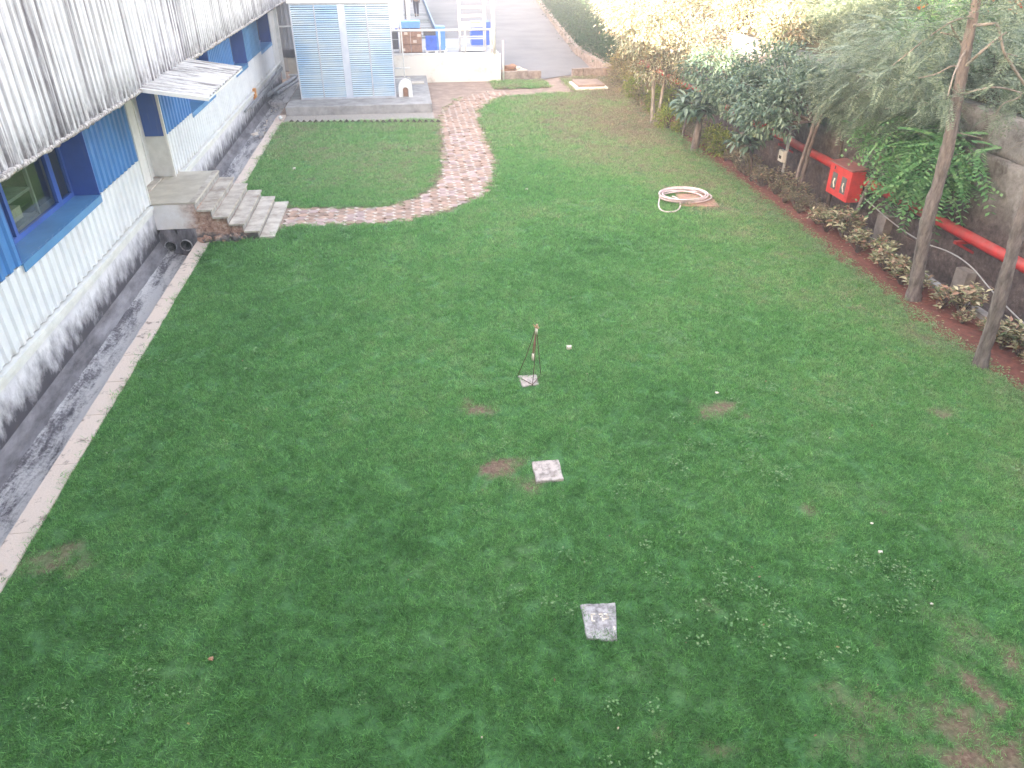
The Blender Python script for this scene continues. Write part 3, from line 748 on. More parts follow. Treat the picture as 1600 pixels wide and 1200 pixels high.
# gray corrugated screen and pipes between shed and enclosure
gf = thing('grey_sheet_screen', 'grey corrugated screen between the shed end and the louvred enclosure', 'screen', (-5.55, 38.3, 0))
bot = corr(2.6, 1.35, 4.2, .2).build('sheet', M['grey_fence'], gf, rot=(0, 0, R(-90)))
MB().box((0, -.1, 1.0), (2.6, .1, 1.33)).build('dark_beam', M['dark_grey'], gf)
MB().box((.15, -.02, .1), (2.6, .03, .98)).build('lower_panel', M['pale_concrete'], gf)
MB().bar((.0, -.08, 2.3), (2.6, -.08, 2.3), .05, .06).bar((.1, -.06, .25), (2.6, -.06, .25), .05, .06).build('rail', M['white_paint'], gf)
m = MB()
for i, (a, b, lab) in enumerate((((at(414, 151, Z=.15)), (at(462, 120, Z=.45)), 'grey drain pipe lying from the screen down to the drain, left one'), ((at(431, 146, Z=.12)), (at(476, 118, Z=.35)), 'grey drain pipe beside the louvred enclosure, right one'))):
    o = MB(); n = 12; a_ = Vector(a); b_ = Vector(b)
    o.tube([a_, b_], .085, 12, cap=False); o.tube([b_, a_], .07, 12, cap=False)
    tag(o.build('drain_pipe', M['grey_pipe']), lab, 'pipe', 'loose grey drain pipes')
jb = thing('junction_box', 'small orange and cream box on the plinth above the drain', 'box', tuple(at(399, 148, X=-5.70)))
MB().box((-.03, -.32, -.22), (.06, -.06, .25)).build('case', M['orange'], jb); MB().box((-.03, -.05, -.3), (.05, .2, .2)).build('side_plate', M['cream'], jb)
for i, z in enumerate((.62, .55)):
    tag(MB().tube([(-5.64+i*.05, 28+i, z), (-5.60, 33, z-.02), (-5.6, 37.6, z+.05)], .04, 8).build('wall_conduit', M['grey_pipe']), 'grey conduit running along the plinth under the white cladding, %s one' % ('upper', 'lower')[i], 'conduit')
MB_rub = MB()
for k in range(30):
    p = (-5.45+random.random()*.5, 27.5+random.random()*5, -.22+random.random()*.05); s_ = .05+random.random()*.12
    MB_rub.add([(p[0]+random.uniform(-s_, s_), p[1]+random.uniform(-s_, s_), p[2]+random.uniform(0, s_)) for _ in range(4)], [(0,1,2), (0,2,3), (0,3,1), (1,3,2)])
tag(MB_rub.build('drain_rubble', M['cream']), kind='stuff')
MB().box((-5.9, 33.2, -.3), (-4.7, 38.2, -.06)).build('drain_end_slab', M['drain'])['kind'] = 'structure'
cup = at(436, 186, Z=.1); tag(MB().tube([cup, cup+np.array([.1, .04, .06])], .07, 10).build('pipe_stub', M['white_paint']), 'short white pipe stub at the corner of the drain and the pad', 'pipe')

# ------------------------------------------------------------ loading dock
dk = thing('loading_dock', 'white walled loading dock behind the lawn with pale floor', 'loading dock', (0, 0, 0))
MB().box((-1.5, 36.9, -.1), (4.4, 37.05, 1.16)).box((4.25, 37.05, -.1), (4.4, 43.4, 1.10)).build('front_wall', M['white_lime'], dk)
MB().box((-2.0, 37.05, .9), (4.25, 43.45, 1.09)).build('floor', simple('dock_floor', (.40, .41, .44), (.28, .29, .32), 1, .8, .1, .01), dk)
m = MB().box((-2.0, 43.45, .85), (1.95, 75, 1.08)); m.build('walkway', simple('walkway_plates', (.2, .2, .22), (.13, .14, .15), .5, .8, .2, .01), dk)
pt = MB().box((-1.9, 0, 0), (1.7, .95, .03)).mesh('deck_plate', simple('deck_plates', (.28, .28, .30), (.19, .20, .22), 1.5, .6, .1, .01))
pt2 = MB().box((-1.9, 0, 0), (1.7, .95, .03)).mesh('deck_plate', simple('deck_plates_dark', (.13, .15, .15), (.09, .11, .11), 1.5, .6, .1, .01))
for i in range(24): put('deck_plate', pt if (i*5) % 7 > 2 or i > 11 else pt2, dk, loc=(0, 44+i*1.25, 1.083))
rl = thing('edge_rail', 'blue painted rail along the edge of the dock walkway', 'rail', (0, 0, 0))
m = MB().box((1.76, 45, 1.09), (1.84, 75, 1.45)); m.build('kickplate', M['blue_rail'], rl)
# guard rail
gr = thing('guard_rail', 'white tubular guard rail on the front of the loading dock', 'railing', (0, 36.97, 1.16))
for a, b in (((-1.2, 0, 1.02), (3.95, 0, 1.02)), ((-1.2, 0, .04), (4.3, 0, .04))): MB().tube([a, b], .045, 8).build('rail', M['white_paint'], gr)
for x in (-.18, 1.62, 2.78, 3.95): MB().tube([(x, 0, 0), (x, 0, 1.02)], .04, 8).build('post', M['white_paint'], gr)
tp = tag(MB().tube([(4.12, 36.98, 1.0), (4.02, 36.98, 4.6)], .085, 10).build('tall_post', M['white_paint']), 'thick tall white post at the right corner of the dock', 'post')
tag(MB().tube([(4.50, 36.7, 0), (4.48, 36.7, 1.75)], .04, 8).build('marker_post', M['white_paint']), 'thin white post standing just off the right dock corner', 'post')
# white tiered trolley frame
tr = thing('wire_trolley', 'white tiered metal trolley standing on the dock', 'trolley', (3.18, 38.2, 1.095))
for sx in (-.55, .62):
    for sy in (-.35, .45): MB().tube([(sx, sy, 0), (sx, sy, 3.0)], .035, 6).build('upright', M['white_paint'], tr)
for z in (.12, .62, 1.18, 1.55, 1.90, 2.25, 2.6):
    m = MB(); t_ = .05 if z != 1.18 else .16
    for a, b in (((-.55, -.35), (.62, -.35)), ((.62, -.35), (.62, .45)), ((.62, .45), (-.55, .45)), ((-.55, .45), (-.55, -.35))): m.bar((*a, z), (*b, z), .035, t_)
    if z in (.12, 1.18): m.box((-.55, -.35, z-.02), (.62, .45, z+.01))
    m.build('shelf_frame', M['white_paint'], tr)
tag(MB().box((-.22, -.12, 0), (.22, .12, .12)).build('folded_cloth', simple('lime_cloth', (.72, .8, .3), None, 5, .9, 0), loc=(3.38, 38.2, 2.29)), 'pale yellow green cloth on the trolley shelf', 'cloth')
def crate(loc, sx, sy, sz, mat, label, ribs=3, rz=0):
    t = thing('crate', label, 'crate', loc, rz)
    m = MB().box((-sx/2, -sy/2, 0), (sx/2, sy/2, sz)); bevel(m.build('body', M[mat], t), .015)
    for i in range(ribs):
        z = sz*(i+.7)/ribs; MB().box((-sx/2-.015, -sy/2-.015, z-.02), (sx/2+.015, sy/2+.015, z+.02)).build('rib', M[mat], t)
    return t
crate((3.85, 41.0, 1.09), .95, .8, .55, 'blue_crate', 'blue crate behind the white trolley, lower one')
crate((3.85, 41.0, 1.645), .95, .8, .5, 'blue_crate', 'blue crate behind the white trolley, upper one')
crate((1.28, 38.3, 1.22), .50, .6, .62, 'blue_crate', 'short blue crate stack between brown cartons and the tall blue crate')
crate((1.72, 38.4, 1.22), .42, .6, 1.0, 'light_blue', 'taller bright blue crate stack behind the guard rail', 5)
tag(MB().box((-.28, -.25, 0), (.28, .25, .22)).build('black_tray', M['dark_grey'], loc=(1.22, 38.3, 1.845)), 'dark tray on top of the short blue crate stack', 'tray')
pa = thing('pallet', 'white pallet under the two blue crate stacks', 'pallet', (1.5, 38.35, 1.09))
MB().box((-.5, -.4, .09), (.5, .4, .125)).build('deck', M['white_paint'], pa)
for x in (-.45, 0, .42): MB().box((x-.06, -.4, 0), (x+.06, .4, .09)).build('block', M['white_paint'], pa)
ct = thing('carton_pallet', 'wrapped brown cartons stacked on the dock behind the guard rail', 'carton stack', (.32, 38.5, 1.09))
for i in range(2):
    for j in range(3): MB().box((-.5+i*.52, -.4, .04+j*.34), (-.5+i*.52+.5, .4, .04+j*.34+.32)).build('carton', M['brown'], ct)
for x, z in ((-.2, .8), (.4, .7), (-.35, .1), (.2, .45)): MB().box((x-.08, -.415, z), (x+.08, -.403, z+.12)).build('label_sheet', M['cream'], ct)
crate((.32, 38.5, 2.15), .95, .75, .3, 'light_blue', 'light blue crate on top of the brown cartons', 1)
cg = thing('roll_cage', 'grey roll cage beside the brown cartons on the dock', 'cage', (-.42, 38.5, 1.09))
for sx in (-.2, .2):
    for sy in (-.3, .3): MB().tube([(sx, sy, 0), (sx, sy, 1.1)], .02, 6).build('upright', M['pole_metal'], cg)
for z in (.15, .6, 1.08): MB().bar((-.2, -.3, z), (.2, -.3, z), .02, .03).bar((.2, -.3, z), (.2, .3, z), .02, .03).build('rung', M['pole_metal'], cg)
MB().box((-.17, -.25, .17), (.17, .28, .9)).build('load', M['dark_grey'], cg)
wc = thing('white_cabinet', 'tall white cabinet on the dock behind the louvred enclosure', 'cabinet', (-.35, 41.2, 1.09))
MB().box((-.6, 0, .1), (.42, .6, 3.5)).build('body', M['white_paint'], wc)
MB().box((.5, .1, 0), (.56, .2, 3.5)).build('dark_strip', M['dark_grey'], wc); MB().box((.60, .0, 0), (.74, .25, 3.5)).build('duct', M['white_lime'], wc)  # dark strip fills the gap between cabinet and duct
tag(MB().box((-.07, 0, 0), (.07, .1, .85)).build('blue_panel', M['blue_crate'], loc=(-.32, 40.5, 1.09)), 'narrow dark blue panel leaning by the white cabinet', 'panel')

# person walking on the walkway: one skinned body, shoes, hair
def person(loc, rz):
    t = thing('person', 'person in dark navy trousers and pale shirt walking on the dock walkway', 'person', loc, rz)
    def skin(name, J, E, mat, parent, root):
        me = bpy.data.meshes.new(name); me.from_pydata([j[:3] for j in J], E, []); o = put(name, me, parent)
        o.modifiers.new('s', 'SKIN'); sv = me.skin_vertices[0].data
        for i, j in enumerate(J): sv[i].radius = (j[3], j[4] if len(j) > 4 else j[3]); sv[i].use_root = (i == root)
        ss = o.modifiers.new('u', 'SUBSURF'); ss.levels = 1; ss.render_levels = 2; 
        for m_ in (mat if isinstance(mat, list) else [mat]): me.materials.append(m_)
        return o
    J = [(0,0,.98,.15,.11),(0,0,1.18,.14,.10),(0,.0,1.38,.17,.11),(0,0,1.48,.06),(0,.01,1.55,.055),(0,.02,1.63,.095),(0,.02,1.70,.085),
         (.10,0,.90,.095),(.11,.12,.50,.065),(.10,.04,.10,.045),(.10,.10,.04,.045),(.10,.20,.03,.035),
         (-.10,0,.90,.095),(-.10,-.02,.50,.065),(-.10,-.22,.14,.045),(-.10,-.18,.07,.045),(-.10,-.09,.03,.035),
         (.20,0,1.40,.055),(.25,-.05,1.13,.042),(.25,.04,.88,.03),(.25,.07,.80,.03),
         (-.20,0,1.40,.055),(-.25,.03,1.13,.042),(-.25,.14,.90,.03),(-.25,.17,.82,.03)]
    E = [(0,1),(1,2),(2,3),(3,4),(4,5),(5,6),(0,7),(7,8),(8,9),(9,10),(10,11),(0,12),(12,13),(13,14),(14,15),(15,16),(2,17),(17,18),(18,19),(19,20),(2,21),(21,22),(22,23),(23,24)]
    skin('body', J, E, M['skin'], t, 0)
    Jt = [(0,0,1.0,.165,.125),(.10,0,.90,.112),(.11,.12,.50,.085),(.10,.04,.12,.07),(-.10,0,.90,.112),(-.10,-.02,.50,.085),(-.10,-.21,.16,.07)]
    skin('trousers', Jt, [(0,1),(1,2),(2,3),(0,4),(4,5),(5,6)], M['cloth_dark'], t, 0)
    Js = [(0,0,1.0,.17,.13),(0,0,1.2,.16,.12),(0,0,1.39,.185,.125),(.21,0,1.40,.072),(.25,-.04,1.18,.06),(-.21,0,1.40,.072),(-.25,.02,1.18,.06)]
    skin('shirt', Js, [(0,1),(1,2),(2,3),(3,4),(2,5),(5,6)], M['cloth_light'], t, 0)
    for x, y in ((.10, .12), (-.10, -.15)): skin('shoe', [(x, y-.08, .05, .055), (x, y+.02, .045, .05), (x, y+.11, .03, .045)], [(0,1),(1,2)], M['dark'], t, 0)
    skin('hair', [(0,.0,1.69,.09), (0,.0,1.75,.085)], [(0,1)], M['dark'], t, 0)
person((.98, 55.5, 1.115), R(8))

# low stone kerb walls at the road
def blockwall(name, label, pts, h, th, mat, L=.55, z0=-.05, cat='low wall'):
    t = thing(name, label, cat, (0, 0, 0))
    for a, b in zip(pts[:-1], pts[1:]):
        a = Vector((*a, 0)); b = Vector((*b, 0)); d = b-a; n = max(1, int(round(d.length/L))); ang = math.atan2(d.y, d.x)
        key = MB().box((-.5*d.length/n+.006, -th/2, z0), (.5*d.length/n-.006, th/2, h)).mesh('stone', mat)
        for i in range(n):
            p = a+d*((i+.5)/n); put('stone', key, t, loc=(p.x+(random.random()-.5)*.02, p.y+(random.random()-.5)*.02, (random.random()-.5)*.03), rot=(R(random.random()*3-1.5), R(random.random()*2-1), ang))
    return t
M['stone'] = simple('low_wall_stone', (.46, .37, .32), (.22, .17, .15), 5, .95, .7, .02, isl=.15)
blockwall('low_wall', 'low stone wall left of the gap to the road, beside the dock corner', [(4.45, 37.15), (6.35, 37.35)], .34, .22, M['stone'])
blockwall('low_wall', 'low stone wall right of the gap to the road, by the hedge', [(7.95, 37.6), (9.95, 38.0)], .34, .22, M['stone'])
HP = [(9.95, 38.1), (9.75, 44.9), (10.8, 55.8), (13.3, 79.8), (15.5, 100)]
blockwall('hedge_kerb', 'long kerb of stone blocks holding the hedge bed along the road', HP, .36, .26, M['stone'], 1.1, cat='kerb')
# sacks
sk = thing('sack_heap', 'crumpled brown and cream sacks lying on the low wall by the dock corner', 'sacks', (4.95, 38.1, 0))
def lump(sx, sy, sz, seed, n=10):
    bm = bmesh.new(); bmesh.ops.create_icosphere(bm, subdivisions=3, radius=1); r = np.random.default_rng(seed); ph_ = r.random(12)*6
    for v in bm.verts:
        k = 1+.13*math.sin(v.co.x*5+ph_[0])+.10*math.sin(v.co.y*7+ph_[1]+v.co.z*3)+.09*math.sin(v.co.z*8+ph_[2])
        v.co = Vector((v.co.x*sx*k, v.co.y*sy*k, max(v.co.z*k, -.55)*sz))
    me = bpy.data.meshes.new('lump'); bm.to_mesh(me); bm.free()
    for p in me.polygons: p.use_smooth = True
    return me
for (x, y, z, sx, sy, sz, mt, sd_) in ((0, 0, .2, .42, .3, .22, 'sack', 1), (.45, -.05, .22, .38, .28, .2, 'cream', 2), (.1, -.1, .42, .3, .25, .14, 'sack', 3), (.3, -.2, .38, .2, .12, .08, 'cream', 4)):
    me = lump(sx, sy, sz, sd_); me.materials.append(M[mt]); put('sack', me, sk, loc=(x, y, z))
# manhole slab by the road
mh = thing('manhole', 'raised rectangular manhole with grey lid at the far right lawn corner', 'manhole', (8.08, 34.7, 0))
bevel(MB().box((-.72, -.82, -.05), (.72, .82, .12)).build('rim', M['white_lime'], mh), .015)
bevel(MB().box((-.60, -.68, .125), (.60, .80, .22)).build('lid', M['dirt'], mh), .02)

# ------------------------------------------------------------ marker slabs, stand, hose, bits on the lawn
def slab(name, corners, z, mat, label, dark=None):
    c = sum(np.array(p) for p in corners)/len(corners); cc = [(p[0]-c[0], p[1]-c[1]) for p in corners]
    P = []
    for (a, b) in zip(cc, cc[1:]+cc[:1]):
        for t in (0, .2, .4, .6, .8):
            j = .010 if t else .004
            P.append((a[0]+(b[0]-a[0])*t+random.uniform(-j, j), a[1]+(b[1]-a[1])*t+random.uniform(-j, j)))
    t = thing(name, label, 'slab', (c[0], c[1], 0))
    o = bevel(MB().prism(P, -.03, z).build('stone', mat, t), .008); return t
def g2(px, py, z): p = at(px, py, Z=z); return (p[0], p[1])
s1 = slab('marker_slab', [g2(918, 998, .035), g2(965, 1000, .035), g2(961, 940, .035), g2(906, 944, .035)][::1], .033, M['slab_grey'], 'grey weathered slab with white painted characters, nearest on the lawn')
s2 = slab('marker_slab', [g2(838, 753, .05), g2(881, 748, .05), g2(872, 718, .05), g2(831, 721, .05)], .052, M['slab_pink'], 'pinkish slab beside a bare earth patch, middle of the lawn')
s3 = slab('marker_slab', [g2(817, 604, .03), g2(842, 600, .03), g2(838, 585, .03), g2(809, 587, .03)], .032, M['slab_pink'], 'small pinkish slab under the wire tripod stand')
def stroke(parent, pts, w_, mat, z):
    """painted stroke, pts in photo pixels on the slab top"""
    q = [Vector((*g2(px, py, z), z+.0)) for px, py in pts]; m = MB(); L = parent.location
    for a, b in zip(q[:-1], q[1:]): m.bar(a-L+(a-b).normalized()*w_*.3, b-L+(b-a).normalized()*w_*.3, w_, .002)
    m.build('painted_character', mat, parent)
wp = M['bleached']
cvt = lambda x, y: (840+x*.1375, 880+y*.1375)
for pts in ([(612, 580), (622, 655), (648, 655)], [(612, 580), (650, 578)], [(700, 580), (735, 575), (738, 635)], [(716, 610), (738, 606)], [(755, 577), (800, 575), (775, 600), (805, 605), (800, 628), (757, 634)], [(740, 650), (752, 652)], [(866, 720), (878, 752)]):
    stroke(s1, [cvt(*p) for p in pts], .017, wp, .037)
for pts in ([(985, 985), (992, 1020)], [(1005, 995), (1030, 992)], [(1008, 1015), (1035, 1012)]):
    stroke(s2, [(600+x*.25, 480+y*.25) for x, y in pts], .009, simple('faded_paint', (.46, .38, .35), None, 9, .9, 0), .055)
# tripod of rusty rods with a short pipe and tap
tb = at(829, 594, Z=.05); ts = thing('sprinkler_stand', 'rusty wire tripod stand holding a short pipe over a small slab', 'stand', (tb[0], tb[1], 0))
def L3(px, py, Y=None, Z=None): p = at(px, py, Y=Y, Z=Z); return Vector((p[0]-tb[0], p[1]-tb[1], p[2]))
top = L3(838, 518, Y=tb[1]); k_ = Vector((0, 0, 0))
for (px, py) in ((809, 587), (845, 585), (832, 603)):
    f_ = L3(px, py, Z=.02); side = (f_-top); MB().tube([top+Vector((side.x*.08, side.y*.08, 0)), (top*.45+f_*.55)+Vector((.004, 0, 0)), f_], .0055, 6).build('leg', M['rust'], ts)
MB().tube([L3(816, 592, Z=.06), L3(832, 601, Z=.06)], .006, 5).tube([L3(832, 601, Z=.06), L3(843, 588, Z=.06)], .006, 5).build('foot_brace', M['rust'], ts)
MB().tube([top+Vector((0, 0, .02)), top*.7+Vector((-.012, 0, .0)) + Vector((0, 0, 0)), L3(833, 552, Y=tb[1])], .014, 8).build('pipe', simple('rusty_pipe', (.36, .22, .15), (.2, .1, .06), 20, .8, .2), ts)
MB().tube([L3(833, 552, Y=tb[1]), L3(832.5, 563, Y=tb[1])], .019, 8).build('sleeve', M['bleached'], ts)
MB().tube([top+Vector((-.0, 0, -.04)), top+Vector((0, 0, .06))], .022, 8).build('collar', M['bleached'], ts)
m = MB().tube([top+Vector((0, 0, .05)), top+Vector((.035, 0, .075))], .02, 8).tube([top+Vector((0, 0, .05)), top+Vector((-.045, 0, .12))], [.014, .008], 6).tube([top+Vector((.0, 0, .06)), top+Vector((.01, .0, .12))], .016, 6)
m.build('nozzle', simple('old_brass', (.55, .38, .22), (.35, .2, .12), 20, .6, .1), ts)
# small things lying in the grass
def chunk(px, py, s_, mat, label, name, cat, seed, flat=.5):
    p = at(px, py, Z=.03); me = lump(s_, s_*.8, s_*flat*1.2, seed); me.materials.append(M[mat])
    return tag(put(name, me, loc=(p[0], p[1], .035)), label, cat)
chunk(889, 544, .045, 'bleached', 'round white stone on the grass right of the wire stand', 'white_stone', 'stone', 5, 1.)
chunk(1120, 614, .03, 'bleached', 'small pale scrap above the bare earth patch on the right lawn', 'scrap', 'litter', 6, .3)
chunk(1375, 863, .026, 'bleached', 'white and brown shell shaped scrap on the right foreground lawn', 'scrap', 'litter', 7, .6)
chunk(1362, 818, .02, 'bleached', 'pale flat scrap just above the shell shaped scrap on the lawn', 'scrap', 'litter', 8, .2)
chunk(460, 264, .05, 'bleached', 'white stone on the small lawn below the brick edging', 'white_stone', 'stone', 9, .8)
chunk(330, 1030, .025, 'sack', 'tiny brown clod in the left foreground grass', 'clod', 'litter', 10, .6)
chunk(823, 296, .04, 'bleached', 'pale stone on the lawn right of the path bend', 'white_stone', 'stone', 11, .6)
chunk(1456, 944, .018, 'bleached', 'thin pale scrap in the lower right grass', 'scrap', 'litter', 12, .2)
# hose on a terracotta board
hb = at(1090, 312, Z=.03)
hbc = [g2(1062, 322, .02), g2(1124, 323, .02), g2(1108, 303, .02), g2(1055, 303, .02)]
t = thing('hose_board', 'flat terracotta coloured board under the coiled hose', 'board', (hb[0], hb[1], 0))
bevel(MB().prism([(x-hb[0], y-hb[1]) for x, y in hbc], .0, .035).build('board', M['brick_slab'], t), .006)
hc_ = at(1068, 306, Z=.1); hs = thing('garden_hose', 'coiled pinkish white garden hose lying on the lawn', 'hose', (hc_[0], hc_[1], 0))
m = MB(); P = []; 
for i in range(260):
    a = 2*math.pi*i/50+.6; lp = i/50
    rx = .60+.05*math.sin(lp*2.1)+.03*math.sin(a*.37); ry = .50+.06*math.cos(lp*1.7)
    P.append((rx*math.cos(a)+.07*math.sin(lp*2.6), ry*math.sin(a)+.08*math.cos(lp*2.1), .065+.022*lp+.012*math.sin(a*1.3)))
e0 = P[-1]
m.tube(P, .020, 7)
m.build('coil', M['hose'], hs)
lc = [L_ for L_ in [at(px, py, Z=.045) for px, py in ((1032, 306), (1030, 313), (1028.5, 322), (1033, 330), (1047, 332.5), (1060, 329), (1064, 321), (1060, 314), (1050, 310))]]
lc = [(p[0]-hc_[0], p[1]-hc_[1], .05 if i < 7 else .1) for i, p in enumerate(lc)]
# smooth the loop
def smooth(P, k=4):
    P = [Vector(p) for p in P]
    for _ in range(3):
        Q = [P[0]]
        for a, b in zip(P[:-1], P[1:]): Q += [a*.75+b*.25, a*.25+b*.75]
        P = Q+[P[-1]]
    return P
MB().tube(smooth(lc), .020, 7).build('loose_loop', M['hose'], hs)
MB().tube([(-.5, -.28, .10), (-.36, -.33, .11)], .034, 8).build('tie', M['blue_rail'], hs)

# ------------------------------------------------------------ right side: bed coping, channel, old wall, pipe
cp = thing('bed_coping', 'low stone coping along the back of the red soil bed', 'kerb', (0, 0, 0))
y = 4.0
while y < 37:
    L = 1.2+random.random()*.6; jit_slab(10.0, y+.006, 10.17, y+L-.006, -.5, .07+random.random()*.03, .012).build('coping_stone', M['concrete'], cp); y += L
def rough_wall(name, x0, x1, y0, y1, z0, z1, amp, mat, parent, ny=160, nz=16, seed=1):
    Y = np.linspace(y0, y1, ny); Z = np.linspace(z0, z1, nz); YY, ZZ = np.meshgrid(Y, Z)
    XX = x0-amp*(fbm(YY, ZZ, 2.2, seed, 5)-.4)*2
    V = np.stack([XX, YY, ZZ], -1).reshape(-1, 3); id_ = np.arange(ny*nz).reshape(nz, ny)
    F_ = np.stack([id_[:-1, :-1], id_[1:, :-1], id_[1:, 1:], id_[:-1, 1:]], -1).reshape(-1, 4)
    top = np.stack([np.full(ny, x1), Y, np.full(ny, z1)], -1); V = np.concatenate([V, top]); k = ny*nz
    ti = np.arange(ny-1); Ft = np.stack([id_[-1, :-1], k+ti, k+ti+1, id_[-1, 1:]], -1)
    bot_ = np.stack([np.full(ny, x1), Y, np.full(ny, z0)], -1); V = np.concatenate([V, bot_]); k2 = k+ny
    Fb = np.stack([id_[0, :-1], id_[0, 1:], k2+ti+1, k2+ti], -1)
    Fk = np.stack([k+ti, k2+ti, k2+ti+1, k+ti+1], -1)
    Fe = np.array([[id_[0, 0], k2, k, id_[-1, 0]]])
    return put(name, np_mesh(name, V, np.concatenate([F_, Ft, Fb, Fk, Fe]), mat, smooth=False), parent)
bw = thing('boundary_wall', 'tall old stained retaining wall behind the red pipe', 'wall', (0, 0, 0))
rough_wall('lower_course', 11.2, 11.6, 3, 38.3, -.55, 2.26, .10, M['wall'], bw, 300, 26, 3)
rough_wall('upper_course', 11.28, 11.7, 3, 38.3, 2.27, 2.98, .07, M['wall'], bw, 300, 8, 9)
bt = simple('concrete_pier', (.36, .33, .30), (.20, .17, .155), 3, .95, .5, .02)
for y in (12.6, 15.6, 24): MB().box((10.95, y, -.5), (11.17, y+.35, .25 if y > 14 else .1)).build('pier', bt, bw)
PX, PZ = 10.85, .82
rp = thing('fire_main_pipe', 'thick red fire main pipe running along the old wall', 'pipe', (0, 0, 0))
for a, b in ((4, 10), (10, 16), (16, 22), (22, 28), (28, 36)):
    MB().tube([(PX, a+.01, PZ), (PX, b-.01, PZ)], .108, 20).build('pipe_length', M['red_paint'], rp)
    MB().tube([(PX, b-.06, PZ), (PX, b+.06, PZ)], .135, 20).build('flange', M['red_paint'], rp)
for y in (8.6, 12.9, 17, 21, 25, 29): MB().bar((PX-.16, y, PZ-.16), (11.2, y, PZ-.16), .09, .06).bar((PX-.1, y, PZ-.19), (11.2, y, PZ-.42), .05, .05).build('bracket', M['red_paint'], rp)
# thin cables hanging along the wall
tag(MB().tube(smooth([(10.7, 16.5, .55), (10.6, 14, .30), (10.62, 12.5, .55), (10.6, 11.3, .18), (10.62, 10.2, -.05), (10.7, 8.5, .1)]), .014, 5).build('cable', M['steel']), 'thin grey cable sagging along the wall below the red pipe', 'cable')
# hose cabinet
hx = thing('fire_hose_cabinet', 'red fire hose cabinet with two small windows on a post', 'cabinet', (10.38, 16.95, 0))
ZB_, ZT_ = .36, 1.10
m = MB(); W2 = .50; D = .34
m.box((.012, -W2, ZB_), (D, W2, ZT_)); bevel(m.build('case', M['red_box'], hx), .008)
# door plate with two real openings
dr = MB(); op = [(-.34, -.10), (.10, .34)]; zo0, zo1 = ZB_+.14, ZT_-.20
for a, b in ((-W2, op[0][0]), (op[0][1], op[1][0]), (op[1][1], W2)): dr.box((-.012, a, zo0), (.010, b, zo1))
dr.box((-.012, -W2, ZB_), (.010, W2, zo0-.0005)).box((-.012, -W2, zo1+.0005), (.010, W2, ZT_)); dro = dr.build('door', M['red_box'], hx)
for a, b in op:
    MB().box((-.006, a, zo0), (-.002, b, zo1)).build('window_pane', simple('dull_glass', (.16, .17, .17), (.09, .10, .10), 6, .15, 0), dro)
    yy = (a+b)/2; MB().tube([(-.008, yy-.05, zo0+.05), (-.008, yy+.02, zo0+.16), (-.008, yy-.01, zo0+.26)], .018, 6).build('hose_end', M['bleached'], dro)
MB().box((-.02, .26, ZT_-.13), (-.012, .30, ZT_-.05)).build('lock', M['dark'], dro)
bevel(MB().add([(-.05, -W2-.03, ZT_+.002), (D+.03, -W2-.03, ZT_+.05), (D+.03, W2+.03, ZT_+.05), (-.05, W2+.03, ZT_+.002), (-.05, -W2-.03, ZT_+.025), (D+.03, -W2-.03, ZT_+.075), (D+.03, W2+.03, ZT_+.075), (-.05, W2+.03, ZT_+.025)],
    [(0,3,2,1), (4,5,6,7), (0,1,5,4), (1,2,6,5), (2,3,7,6), (3,0,4,7)]).build('roof', simple('dusty_red', (.34, .12, .11), (.22, .10, .09), 5, .7, 0), hx), .004)
MB().tube([(.2, -.3, -.1), (.2, -.3, ZB_)], .025, 8).build('post', simple('rusty_red_post', (.28, .09, .07), (.16, .06, .05), 8, .8, .1), hx)
MB().bar((.25, .3, ZB_+.1), (.8, .3, ZB_+.1), .05, .05).build('wall_bracket', M['rust'], hx)
# white pole with switch box
wpole = thing('switch_pole', 'white pole with small switch box standing in front of the wall', 'pole', (10.3, 19.7, 0))
MB().tube([(0, 0, -.1), (.0, 0, 1.15)], .045, 10).tube([(0, 0, 1.15), (0, 0, 1.42)], .03, 8).build('pole', M['pole_metal'], wpole)
bevel(MB().box((-.16, -.14, .52), (-.05, .14, .82)).build('switch_box', M['white_paint'], wpole), .008)
MB().box((-.168, -.05, .6), (-.161, .07, .68)).build('switch', M['dark'], wpole)

# ------------------------------------------------------------ vegetation
def rot_frames(D, tw=None):
    """frames whose x axis follows D, z roughly up"""
    D = D/np.linalg.norm(D, axis=1, keepdims=True); up = np.tile([0., 0, 1.], (len(D), 1)); up += (rng.random((len(D), 3))-.5)*(.9 if tw is None else tw)
    Yx = np.cross(up, D); Yx /= np.linalg.norm(Yx, axis=1, keepdims=True)+1e-9; Zx = np.cross(D, Yx)
    return np.stack([D, Yx, Zx], 2)
LEAF = (np.array([(0, 0, 0), (.45, .5, .10), (1, 0, -.12), (.45, -.5, .10)]), np.array([(0, 1, 2), (0, 2, 3)]))
LEAF5 = (np.array([(0, 0, 0), (.3, .5, .10), (.7, .42, .05), (1, 0, -.18), (.7, -.42, .05), (.3, -.5, .10), (.5, 0, -.02)]), np.array([(0, 1, 6), (1, 2, 6), (2, 3, 6), (3, 4, 6), (4, 5, 6), (5, 0, 6)]))
